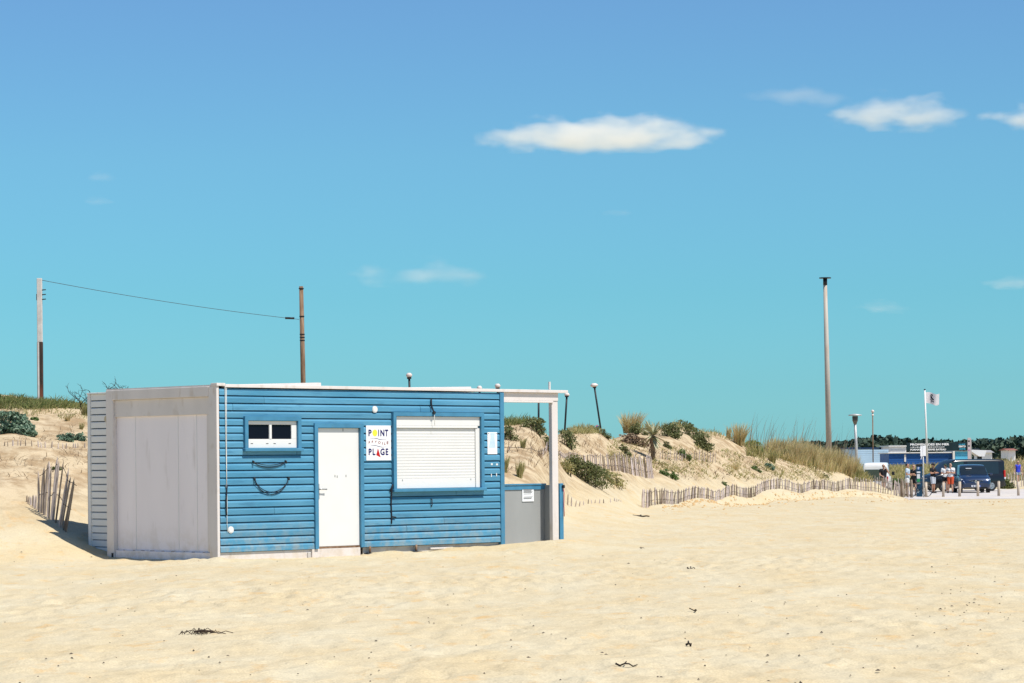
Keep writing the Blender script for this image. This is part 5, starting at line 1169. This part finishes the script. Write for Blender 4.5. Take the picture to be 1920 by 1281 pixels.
# black van, nose to the left
van = veh('black_van', 'long black van parked across behind the blue car', 1803, 165.5, R(180 + 16), 'van')
K = [(-2.50, .40, .86, 1.02, .80, 1.75), (-2.46, .28, .93, 1.06, .82, 1.90), (-2.1, .24, .955, 1.06, .84, 1.965), (-.8, .22, .96, 1.06, .85, 1.975), (.6, .22, .96, 1.06, .84, 1.965), (1.05, .22, .96, 1.06, .82, 1.86), (1.55, .22, .955, 1.06, .78, 1.42), (1.85, .22, .95, 1.04, .84, 1.14), (2.25, .24, .90, .95, .80, 1.0), (2.45, .28, .82, .78, .70, .82), (2.52, .36, .70, .60, .6, .62)]
SV_ = car_shell(K, 60)
shell_mesh(SV_, M_CARK, 'body', van)
shell_mesh(SV_, M_CGLASS, 'windscreen', van, lambda c, i, j: 1.0 < c[0] < 1.78 and abs(c[1]) < .74 and c[2] > 1.13, .012)
for sg_ in (-1, 1):
    shell_mesh(SV_, M_GGLASS, 'cab_window', van, lambda c, i, j: .25 < c[0] < 1.32 and c[1] * sg_ > .74 and 1.10 < c[2] < 1.78, .012)
    shell_mesh(SV_, M_CGLASS, 'side_window', van, lambda c, i, j: -2.1 < c[0] < .1 and c[1] * sg_ > .74 and 1.12 < c[2] < 1.78, .010)
    MB().box(-2.52, -2.40, min(sg_ * .86, sg_ * .975), max(sg_ * .86, sg_ * .975), .86, 1.28, .02).build('tail_lamp', M_TAIL, van)
    MB().box(-2.53, -2.42, min(sg_ * .86, sg_ * .98), max(sg_ * .86, sg_ * .98), .74, .855, .02).build('reversing_lamp', M_LENS, van)
    MB().prism([(sg_ * .52, .80), (sg_ * .86, .84), (sg_ * .84, .98), (sg_ * .62, .96)], 'x', 2.1, 2.40).build('headlight', M_LENS, van)
    MB().box(1.05, 1.20, min(sg_ * 1.0, sg_ * 1.2), max(sg_ * 1.0, sg_ * 1.2), 1.10, 1.36, .03).build('mirror', M_CARK, van)
    MB().box(-2.3, 1.5, min(sg_ * .958, sg_ * .972), max(sg_ * .958, sg_ * .972), .52, .60).build('rub_strip', M_DARK, van)
    MB().box(.18, .20, min(sg_ * .955, sg_ * .966), max(sg_ * .955, sg_ * .966), .35, 1.08).build('door_gap', M_DARK, van)
MB().box(-2.60, -2.48, -.85, .85, .30, .50, .03).build('rear_bumper', M_DARK, van)
wheels(van, (-1.55, 1.62), .955, .33)
# white van, front view, lower half behind the fences
wv = veh('white_van', 'white van seen from behind, half hidden by the fence at the foot of the dune', 1643, 163.5, R(90 - 10), 'van')
K = [(-2.1, .42, .78, 1.0, .66, 1.60), (-2.0, .30, .83, 1.02, .68, 1.78), (-1.5, .24, .85, 1.02, .71, 1.83), (.0, .22, .86, 1.02, .72, 1.84), (.60, .22, .86, 1.02, .71, 1.79), (1.05, .22, .86, 1.02, .70, 1.47), (1.45, .22, .86, 1.0, .76, 1.12), (1.85, .24, .83, .9, .74, .98), (2.05, .28, .74, .74, .64, .80), (2.1, .36, .62, .56, .5, .6)]
SW2 = car_shell(K, 56)
shell_mesh(SW2, M_CARW, 'body', wv)
shell_mesh(SW2, M_GGLASS, 'windscreen', wv, lambda c, i, j: .58 < c[0] < 1.42 and abs(c[1]) < .66 and c[2] > 1.10, .012)
for sg_ in (-1, 1):
    shell_mesh(SW2, M_CGLASS, 'side_window', wv, lambda c, i, j: -.6 < c[0] < .95 and c[1] * sg_ > .66 and 1.08 < c[2] < 1.66, .012)
    MB().prism([(sg_ * .48, .72), (sg_ * .80, .75), (sg_ * .78, .90), (sg_ * .58, .86)], 'x', 1.75, 2.02).build('headlight', M_LENS, wv)
    MB().box(.85, 1.0, min(sg_ * .9, sg_ * 1.08), max(sg_ * .9, sg_ * 1.08), 1.06, 1.28, .03).build('mirror', M_DARK, wv)
MB().box(2.0, 2.13, -.4, .4, .5, .66, .01).build('grille', M_DARK, wv)
for a, b in ((-.35, -.02), (.05, .4)): MB().box(.2, .32, a, b, .9, 1.5, .06).build('seat', M_DARK, wv)
MB().prism([(-.70, .74), (.70, .74), (.60, 1.42), (-.60, 1.42)], 'x', -2.135, -2.02).build('rear_window', M_GGLASS, wv)
for sg_ in (-1, 1): MB().box(-2.14, -2.0, min(sg_ * .72, sg_ * .80), max(sg_ * .72, sg_ * .80), .70, 1.0, .02).build('tail_lamp', M_TAIL, wv)
MB().box(-2.15, -2.10, -.35, .35, .55, .68, .01).build('number_plate', M_PLATE, wv)
wheels(wv, (-1.3, 1.3), .85, .31)

# ------------------------------------------------------------------ car park furniture
M_BOLL = mat('bollard_wood', (.40, .32, .24), .85, .2, 6, .2, 40, c2=(.55, .46, .37), stretch=(3, 3, .5))
for i, (u_, lab) in enumerate(((1736, 'round wooden bollard next to the grey sign post'), (1768, 'round wooden bollard between the man in black and the couple in white'), (1798.5, 'round wooden bollard at the left headlight of the blue car'), (1833, 'round wooden bollard at the right headlight of the blue car'), (1872, 'round wooden bollard at the rear of the black van'), (1909, 'round wooden bollard in front of the woman in blue'))):
    Y = 142.0 + i * .5; x = X(u_, Y); o = thing('bollard', lab, 'bollard', (x, Y, gz1(x, Y)), rnd.uniform(0, 3), 'wooden bollards along the car park')
    r_ = .072 * rnd.uniform(.95, 1.08); hh = .76 * rnd.uniform(.96, 1.05); ln = rnd.uniform(-.02, .02)
    MB().tube([(0, 0, -.2), (ln * .5, 0, hh * .5), (ln, 0, hh)], [r_, r_ * .98, r_ * .96], 14).build('shaft', M_BOLL, o)
    MB().tube([(ln, 0, hh + .001), (ln, 0, hh + .03)], [r_ * .94, r_ * .62], 14).build('bevelled_top', M_BOLL, o)
# parking meter
Y = 143.6; x = X(1723.5, Y); pm = thing('parking_meter', 'dark blue parking meter column with a round P and a green label', 'parking meter', (x, Y, gz1(x, Y)), R(-12))
M_PM = mat('petrol_blue_enamel', (.012, .055, .11), .4, .1, 3)
MB().prism([(-.16, -.12), (.16, -.12), (.16, .12), (-.16, .12)], 'z', -.1, 1.62).build('column', M_PM, pm)
MB().prism([(-.12, 1.622), (.12, 1.622), (.12, 1.66), (-.12, 1.75)], 'x', -.165, .165).build('solar_cap', M_DARK, pm)
MB().disc((-.03, -.126, 1.53), .085, (0, 1, 0), .01, 22).build('round_badge', mat('badge_blue', (.05, .16, .42), .5), pm)
link('lettering', text_mesh('P', -.065, .005, 1.475, 1.585, -.133, M_LETW, .03), pm)
MB().box(-.13, .06, -.135, -.121, 1.27, 1.36, .01).build('display', M_PLATE, pm)
MB().box(-.12, .04, -.13, -.121, .80, 1.22).build('label_panel', M_PLATE, pm); MB().box(-.12, .04, -.134, -.1305, .80, .98).build('green_label', mat('green_label', (.03, .28, .11), .5), pm)
MB().box(-.12, .06, -.15, -.121, .68, .76, .01).build('ticket_tray', M_STEEL, pm)
# grey sign post with two white panels
Y = 141.2; p, h = pole_from(1731.5, 836, Y); sp_ = thing('sign_post', 'thin grey post carrying two white panels seen from behind, by the parking meter', 'sign', p)
MB().tube([(0, 0, -.2), (-.02, 0, h)], .035, 8).build('post', M_GALV, sp_)
MB().box(-.17, -.055, -.05, -.037, h - .56, h - .02, .006).build('panel', M_SIGN, sp_); MB().box(-.045, .125, -.05, -.037, h - .54, h - .0, .006).build('panel', M_SIGN, sp_)
MB().prism([(-.16, h - .72), (-.13, h - .72), (-.07, h - .56), (-.11, h - .56)], 'y', -.05, -.04).build('arrow_tail', M_SIGN, sp_)
for zz in (h - .12, h - .44): MB().box(-.05, .05, -.036, .04, zz, zz + .03).build('clamp', M_STEEL, sp_)
# bicycle leaning at the meter
Y = 142.4; x = X(1723, Y); bk = thing('bicycle', 'black bicycle standing in front of the parking meter', 'bicycle', (x, Y, gz1(x, Y) + .01), R(28))
def ring(c, r_, tr, n=28): return [(c[0] + r_ * math.cos(2 * math.pi * i / n), 0, c[2] + r_ * math.sin(2 * math.pi * i / n)) for i in range(n + 1)]
for cx in (-.52, .52):
    wl = MB().tube(ring((cx, 0, .335), .32, .02), .020, 6).build('wheel', M_DARK, bk); MB().tube(ring((cx, 0, .335), .295, .02), .010, 5).build('rim', M_STEEL, wl)
    k = MB()
    for a in range(12): k.tube([(cx, 0, .335), (cx + .295 * math.cos(a * .5236), 0, .335 + .295 * math.sin(a * .5236))], .0025, 4)
    k.build('spokes', M_STEEL, wl)
k = MB(); HB, ST_, BB = (.40, 0, .80), (-.18, 0, .78), (-.06, 0, .30)
for a, b in ((HB, ST_), ((.42, 0, .72), BB), (ST_, BB), (BB, (-.52, 0, .335)), (ST_, (-.52, 0, .335))): k.tube([a, b], .018, 7)
k.build('frame', M_BLACKM, bk)
MB().tube([(.36, 0, .94), (.42, 0, .72), (.52, 0, .335)], .018, 7).build('fork', M_BLACKM, bk)
MB().tube([(.30, -.28, .99), (.37, -.14, .97), (.37, .14, .97), (.30, .28, .99)], .013, 7).build('handlebar', M_STEEL, bk)
MB().tube([ST_, (-.22, 0, .92)], .014, 7).build('seat_post', M_STEEL, bk)
MB().add([(-.36, -.08, .93), (-.36, .08, .93), (-.08, .02, .945), (-.08, -.02, .945), (-.36, -.07, .97), (-.36, .07, .97), (-.08, .015, .965), (-.08, -.015, .965)], [(0, 1, 2, 3), (4, 7, 6, 5), (0, 4, 5, 1), (2, 6, 7, 3), (0, 3, 7, 4), (1, 5, 6, 2)]).build('saddle', M_DARK, bk)
MB().disc((-.06, .03, .30), .09, (0, 1, 0), .012, 18).build('chainring', M_STEEL, bk)
for sg_ in (-1, 1): MB().tube([(-.06, sg_ * .04, .30), (-.06 + sg_ * .12, sg_ * .08, .30 - sg_ * .12)], .010, 5).build('crank', M_STEEL, bk)

# ------------------------------------------------------------------ people
def capsule(k, a, b, ra, rb, seg=12):
    a, b = Vector(a), Vector(b); d = (b - a); L_ = d.length; d = d.normalized() if L_ > 1e-6 else Vector((0, 0, 1))
    pts, rr = [], []
    for t_ in (-1, -.8, -.45, 0): pts.append(a + d * ra * t_); rr.append(max(ra * math.sqrt(max(0, 1 - t_ * t_)), .002))
    for t_ in (0, .45, .8, 1): pts.append(b + d * rb * t_); rr.append(max(rb * math.sqrt(max(0, 1 - t_ * t_)), .002))
    k.tube(pts, rr, seg)
def ellipsoid(k, c, r, seg=14, rings=9):
    v, f = [], []
    for i in range(rings + 1):
        th = math.pi * i / rings
        v += [(c[0] + r[0] * math.sin(th) * math.cos(2 * math.pi * j / seg), c[1] + r[1] * math.sin(th) * math.sin(2 * math.pi * j / seg), c[2] + r[2] * math.cos(th)) for j in range(seg)]
    for i in range(rings):
        for j in range(seg): f.append((i * seg + j, i * seg + (j + 1) % seg, (i + 1) * seg + (j + 1) % seg, (i + 1) * seg + j))
    k.add(v, f, True)
def person(label, u, Y, yaw, H, skin, shirt, shorts, shoes, hair, arms, legs=None, cap=None, glasses=True, female=False, sleeve=.55, leglen=.45, hairlen=0, extra=None, stripe=None):
    """one continuous remeshed body facing -y, clothes as children. arms: per side (elbow, wrist) offsets; units for 1.75 m"""
    x = X(u, Y); o = thing('person', label, 'person', (x, Y, gz1(x, Y) + .012), yaw); s_ = H / 1.75
    V3 = lambda p: Vector(p) * s_
    sh = .175 if female else .195; hp = .095
    segs = []        # (a, b, ra, rb, region)
    def S3(a, b, ra, rb, reg): segs.append((V3(a), V3(b), ra * s_, rb * s_, reg))
    ell = []
    S3((0, .0, .98), (0, .0, 1.08), .105, .10, 'torso')
    for sx in (-1, 1):
        S3((sx * .05, 0, .96), (sx * .055, 0, 1.15), .105, .095, 'torso'); S3((sx * .055, 0, 1.15), (sx * (sh - .09), -.01, 1.36), .095, .105, 'torso')
        S3((sx * .06, 0, .93), (sx * .07, .01, .90), .105, .105, 'hip')
        S3((sx * .04, 0, 1.43), (sx * sh, 0, 1.42), .055, .055, 'torso')
    S3((0, .0, 1.42), (0, -.015, 1.53), .056, .052, 'neck')
    S3((0, -.02, 1.60), (0, -.015, 1.67), .074, .078, 'head'); S3((0, -.045, 1.575), (0, -.06, 1.56), .05, .045, 'head')
    S3((0, -.105, 1.635), (0, -.118, 1.61), .012, .016, 'head')
    for sx in (-1, 1): S3((sx * .08, -.01, 1.635), (sx * .085, -.005, 1.605), .014, .012, 'head')
    for sx in (-1, 1):
        e_, w_ = arms[0 if sx < 0 else 1]
        shd_ = (sx * sh, 0, 1.41); a3 = Vector(shd_); b3, c3 = Vector(e_), Vector(w_)
        S3(a3, a3.lerp(b3, sleeve), .054, .047, 'sleeve'); S3(a3.lerp(b3, sleeve), b3, .046, .040, 'arm'); S3(b3, c3, .040, .028, 'forearm')
        d = (c3 - b3).normalized(); palm = c3 + d * .075; S3(c3, palm, .030, .034, 'hand')
        side = d.cross(Vector((0, 1, .3))).normalized()
        for q, (of, l) in enumerate(((-.027, .062), (-.009, .075), (.010, .07), (.027, .054))):
            r0 = palm + side * of; r1 = r0 + d * l * .55 + Vector((0, -.012, -.004)); r2_ = r1 + d * l * .4 + Vector((0, -.022, -.006)); S3(r0, r1, .0098, .009, 'hand'); S3(r1, r2_, .009, .008, 'hand')
        t0 = c3 + d * .02 + side * .03; S3(t0, t0 + d * .045 + side * .025 + Vector((0, -.012, 0)), .011, .0095, 'hand')
        lg = (legs or [((-.085, 0, .50), (-.09, .02, .09)), ((.085, 0, .50), (.09, .02, .09))])[0 if sx < 0 else 1]
        h3 = Vector((sx * hp, 0, .90)); kn, an = Vector(lg[0]), Vector(lg[1])
        S3(h3, h3.lerp(kn, leglen * 1.0), .092, .075, 'thigh'); S3(h3.lerp(kn, leglen), kn, .074, .056, 'knee'); S3(kn, kn.lerp(an, .35), .054, .056, 'calf'); S3(kn.lerp(an, .35), an, .056, .036, 'calf')
        S3(an, an + Vector((0, .02, -.04)), .038, .038, 'foot'); S3(an + Vector((0, .03, -.05)), an + Vector((sx * .02, -.15, -.058)), .036, .030, 'foot')
    k = MB()
    for a, b, ra, rb, reg in segs: capsule(k, a, b, ra, rb)
    me = k.mesh('body', skin); ob = bpy.data.objects.new('body', me); col.objects.link(ob)
    rm = ob.modifiers.new('remesh', 'REMESH'); rm.mode = 'VOXEL'; rm.voxel_size = .0125 * s_; rm.use_smooth_shade = True
    sm = ob.modifiers.new('smooth', 'SMOOTH'); sm.iterations = 2; sm.factor = .5
    dg = bpy.context.evaluated_depsgraph_get(); dg.update()
    bme = bpy.data.meshes.new_from_object(ob.evaluated_get(dg)); bpy.data.objects.remove(ob)
    bme.materials.clear(); bme.materials.append(skin); body = link('body', bme, o)
    nv = len(bme.vertices); co = np.empty(nv * 3); bme.vertices.foreach_get('co', co); co = co.reshape(-1, 3)
    no = np.empty(nv * 3); bme.vertices.foreach_get('normal', no); no = no.reshape(-1, 3)
    best = np.full(nv, 1e9); reg = np.zeros(nv, int); names = sorted({q[4] for q in segs})
    for a, b, ra, rb, rn in segs:
        a_, d_ = np.array(a), np.array(b - a); t_ = np.clip(((co - a_) @ d_) / max(d_ @ d_, 1e-9), 0, 1)
        dist = np.linalg.norm(co - a_ - t_[:, None] * d_, axis=1) - (ra + (rb - ra) * t_); m_ = dist < best; best[m_] = dist[m_]; reg[m_] = names.index(rn)
    rn_ = np.array(names)[reg]
    polys = [tuple(p.vertices) for p in bme.polygons]
    def garment(nm, regs, m, off, cond=None):
        ok = np.isin(rn_, regs)
        if cond is not None: ok |= cond(co / s_) & np.isin(rn_, ['torso', 'hip', 'sleeve'])
        fs = [p for p in polys if sum(ok[i] for i in p) >= 3]
        used = sorted({i for p in fs for i in p}); mp_ = {q: i for i, q in enumerate(used)}
        if not used: return
        q = MB(); q.add(co[used] + no[used] * off * s_, [tuple(mp_[i] for i in p) for p in fs], True)
        g_ = link(nm, None, o) if False else None
        me2 = bpy.data.meshes.new(nm); me2.from_pydata([tuple(v) for v in q.v], [], q.f); me2.polygons.foreach_set('use_smooth', [True] * len(q.f)); me2.materials.append(m)
        return link(nm, me2, o)
    garment('shirt', ['torso'] + ([] if female else ['sleeve']), shirt, .014)
    garment('shorts', ['hip', 'thigh'], shorts, .018)
    garment('shoes', ['foot'], shoes, .008)
    if stripe:
        z0, z1 = stripe[1]
        q = garment('shirt_stripe', [], stripe[0], .017, lambda c: (c[:, 2] > z0) & (c[:, 2] < z1))
    hk = MB()
    if hair is not None:
        ellipsoid(hk, V3((0, .012, 1.672)), (.084 * s_, .092 * s_, .080 * s_))
        if hairlen: ellipsoid(hk, V3((0, .055, 1.60)), (.075 * s_, .05 * s_, hairlen * s_))
        hk.build('hair', hair, o)
    if cap is not None:
        ck_ = MB(); ellipsoid(ck_, V3((0, -.005, 1.695)), (.092 * s_, .10 * s_, .062 * s_)); c_o = ck_.build('cap', cap, o)
        MB().add([V3(p_) for p_ in ((-.07, -.08, 1.69), (.07, -.08, 1.69), (.05, -.185, 1.672), (-.05, -.185, 1.672), (-.07, -.08, 1.68), (.07, -.08, 1.68), (.05, -.185, 1.664), (-.05, -.185, 1.664))], [(0, 1, 2, 3), (7, 6, 5, 4), (0, 4, 5, 1), (1, 5, 6, 2), (2, 6, 7, 3), (3, 7, 4, 0)]).build('peak', cap, c_o)
    fk = MB()
    if glasses:
        fk.box(-.066 * s_, .066 * s_, -.112 * s_, -.085 * s_, 1.628 * s_, 1.658 * s_, .006); fk.build('sunglasses', M_BLACKM, o)
    else:
        for sx in (-1, 1): fk.disc(V3((sx * .03, -.092, 1.64)), .009 * s_, (0, 1, 0), .01, 8)
        fk.build('eyes', M_BLACKM, o)
    MB().box(-.024 * s_, .024 * s_, -.108 * s_, -.098 * s_, 1.566 * s_, 1.574 * s_).build('mouth', mat('lips', (.30, .10, .08), .6), o)
    return o
M_SKIN = mat('tanned_skin', (.42, .22, .14), .55, .08, 8); M_SKIN2 = mat('light_skin', (.50, .29, .20), .55, .08, 8)
M_TBLK = mat('black_cotton', (.013, .014, .018), .9, .2, 12); M_TWHT = mat('white_cotton', (.70, .70, .70), .9, .04, 12); M_TPBL = mat('pale_blue_cotton', (.42, .52, .62), .9, .05, 12)
M_SRED = mat('orange_red_cotton', (.55, .085, .03), .9, .08, 12); M_SGRY = mat('pale_grey_cotton', (.46, .48, .52), .9, .08, 12); M_SDEN = mat('denim', (.26, .32, .38), .9, .15, 20); M_TBLU = mat('royal_blue_cotton', (.03, .05, .48), .8, .08, 12)
M_SKHA = mat('khaki_cotton', (.20, .16, .11), .9, .1, 12); M_SHOE = mat('dark_shoe', (.04, .035, .03), .7, .2, 12); M_SHOEL = mat('pale_shoe', (.45, .42, .38), .7, .1, 12)
M_HDRK = mat('dark_hair', (.018, .013, .010), .6, .3, 40); M_HBLO = mat('blonde_hair', (.32, .20, .10), .6, .2, 40); M_HGRY = mat('grey_hair', (.25, .23, .22), .7, .2, 40)
hang = [((-.24, .02, 1.14), (-.25, -.04, .90)), ((.24, .02, 1.14), (.25, -.04, .90))]
cross_ = [((-.25, -.04, 1.16), (.06, -.20, 1.19)), ((.25, -.04, 1.16), (-.06, -.19, 1.23))]
hold = [((-.24, -.02, 1.15), (-.10, -.26, 1.16)), ((.24, -.02, 1.15), (.10, -.26, 1.18))]
phone = [((-.25, -.02, 1.15), (-.17, -.22, 1.06)), ((.30, -.08, 1.22), (.13, -.12, 1.50))]
person('man in a black T-shirt and sunglasses phoning in front of the white van', 1656.5, 153.0, R(14), 1.74, M_SKIN2, M_TBLK, M_SKHA, M_SHOE, M_HDRK, phone)
person('dark-haired man in a pale blue T-shirt turned sideways at the parking meter', 1701, 144.6, R(68), 1.74, M_SKIN, M_TPBL, M_TWHT, M_SHOE, M_HDRK, hold, glasses=False)
person('person in black with light hair facing the man in pale blue', 1713, 146.2, R(-24), 1.70, M_SKIN2, M_TBLK, M_TBLK, M_SHOE, M_HBLO, hold, female=True, hairlen=.09)
person('man in black top, black cap and pale grey shorts with folded arms', 1749, 157.6, R(42), 1.76, M_SKIN, M_TBLK, M_SGRY, M_SHOE, M_HDRK, cross_, legs=[((-.07, -.02, .50), (-.07, .02, .09)), ((.08, -.02, .50), (.09, .0, .09))], cap=M_TBLK, leglen=.8)
person('person in white with a dark cap just behind the man in orange-red shorts', 1772, 159.6, R(10), 1.72, M_SKIN2, M_TWHT, M_TBLK, M_SHOEL, M_HDRK, hold, cap=mat('green_cap', (.03, .06, .04), .8))
person('man in white striped T-shirt and orange-red shorts with folded arms', 1782, 157.4, R(-22), 1.76, M_SKIN2, M_TWHT, M_SRED, M_SHOE, None, cross_, legs=[((-.09, -.03, .50), (-.14, .0, .09)), ((.09, -.02, .50), (.10, .03, .09))], leglen=.85, stripe=(M_TBLK, (1.31, 1.34)))
person('woman in royal blue vest and denim shorts walking at the right edge', 1908.5, 176.0, R(18), 1.64, M_SKIN2, M_TBLU, M_SDEN, M_SHOEL, M_HBLO, [((-.25, .06, 1.16), (-.27, .0, .92)), ((.25, -.02, 1.14), (.29, -.06, .90))], legs=[((-.08, -.10, .50), (-.09, -.08, .09)), ((.08, .02, .51), (.09, .16, .12))], female=True, leglen=.3, hairlen=.11)

# ------------------------------------------------------------------ washed-up bits on the beach
def twig(label, u, v, lpx, ang, thick=.012, name='driftwood_twig'):
    p = hit1(u, v, 16); sc = p.y / F; l = lpx * sc; o = thing(name, label, 'twig', p, ang, 'twigs on the beach')
    r = random.Random(int(u + v)); pts = [(-l / 2 + l * i / 5, r.uniform(-.02, .02), .012 + r.uniform(0, .03)) for i in range(6)]
    MB().tube(pts, [thick * (1 - .1 * i) for i in range(6)], 6).build('stick', M_TWIG, o)
    MB().tube([pts[2], (pts[2][0] + l * .12, .06, .05)], thick * .6, 5).build('side_shoot', M_TWIG, o)
twig('dark twig lying flat in the middle right of the beach', 1296, 1066, 15, .1)
twig('short dark twig sticking up at an angle below the flat one', 1303, 1151, 9, 1.2, .010)
twig('small dark stick on the beach at the lower right of centre', 1292, 1214, 9, .05)
twig('thin curved twig near the bottom edge, lowest of all', 1175, 1252, 42, .06, .008)
twig('pale driftwood stick at the near end of the long fence', 1202, 969, 32, .1, .03)
twig('tiny dark twig left of the short upright one', 1204, 968 + 62, 8, .4, .008)
p = hit1(384, 1189, 16); sc = p.y / F; t = thing('seaweed_wrack', 'tangled dark seaweed strand lying on the beach below the cabin end', 'seaweed', p); k = MB(); r = random.Random(3)
for i in range(26):
    cx = r.gauss(0, .24) * 84 * sc; a = r.uniform(0, 6.28); l = r.uniform(.04, .16)
    k.tube([(cx, r.uniform(-.25, .25), .004), (cx + math.cos(a) * l * .5, math.sin(a) * l * .5, r.uniform(.015, .055)), (cx + math.cos(a) * l, math.sin(a) * l, .006)], .0035, 4)
k.tube([(-.10, -.02, .02), (-.02, .0, .03), (.08, .01, .02)], .010, 6); k.build('fronds', mat('dried_seaweed', (.05, .03, .018), .8, .3, 10), t)
# countless little specks of shell and wrack
rs = np.random.RandomState(15); us = np.concatenate([rs.uniform(-20, 1940, 170), rs.normal(1830, 70, 50), rs.normal(1500, 150, 14)]); vs_ = np.concatenate([rs.uniform(1040, 1290, 170), rs.normal(1130, 35, 50), rs.normal(1180, 50, 14)])
x, y, z, d = hits(us, vs_, 16); z = z + .012; V, Fc = [], []
for i in range(len(x)):
    r_ = rs.uniform(.006, .012) * (1.6 if rs.rand() < .06 else 1); o_ = len(V); a = rs.rand() * 6; l = rs.uniform(1, 2.2)
    pts = [(x[i] + r_ * l * math.cos(a), y[i] + r_ * l * math.sin(a), z[i]), (x[i] - r_ * math.sin(a), y[i] + r_ * math.cos(a), z[i]), (x[i] - r_ * l * math.cos(a), y[i] - r_ * l * math.sin(a), z[i]), (x[i] + r_ * math.sin(a), y[i] - r_ * math.cos(a), z[i]), (x[i], y[i], z[i] + r_ * .9)]
    V += pts; Fc += [(o_, o_ + 1, o_ + 4), (o_ + 1, o_ + 2, o_ + 4), (o_ + 2, o_ + 3, o_ + 4), (o_ + 3, o_, o_ + 4)]
stuff('beach_debris', V, Fc, mat('dark_debris', (.06, .045, .035), .9, .4, 9), 'scattered dark specks of wrack and shell on the sand')

rs = np.random.RandomState(19); V, Fc = [], []
ul = np.concatenate([rs.uniform(1240, 1715, 520), rs.uniform(1240, 1900, 160)])
Yl = np.concatenate([np.interp(ul[:520], [1200, 1400, 1500, 1600, 1700], [81, 105, 115.5, 130, 136]) - 2.0 + rs.normal(0, .9, 520), np.interp(ul[520:], [1200, 1500, 1900], [76, 104, 112]) + rs.normal(0, 5, 160)])
xl = np.array([X(a, b) for a, b in zip(ul, Yl)]); zl = gz(xl, Yl)
for i in range(len(xl)):
    r_ = rs.uniform(.02, .07); o_ = len(V); a0 = rs.rand() * 6
    V += [(xl[i] + r_ * rs.uniform(.7, 1.5) * math.cos(a0 + j * 1.257), Yl[i] + r_ * math.sin(a0 + j * 1.257), zl[i] - .01) for j in range(5)] + [(xl[i], Yl[i], zl[i] + r_ * rs.uniform(.5, .9))]
    Fc += [(o_ + j, o_ + (j + 1) % 5, o_ + 5) for j in range(5)]
stuff('sand_clods', V, Fc, mat('ochre_sand_clod', (.46, .30, .14), .95, .25, 5), 'crumbled ochre clods along the cut edge below the long fence')
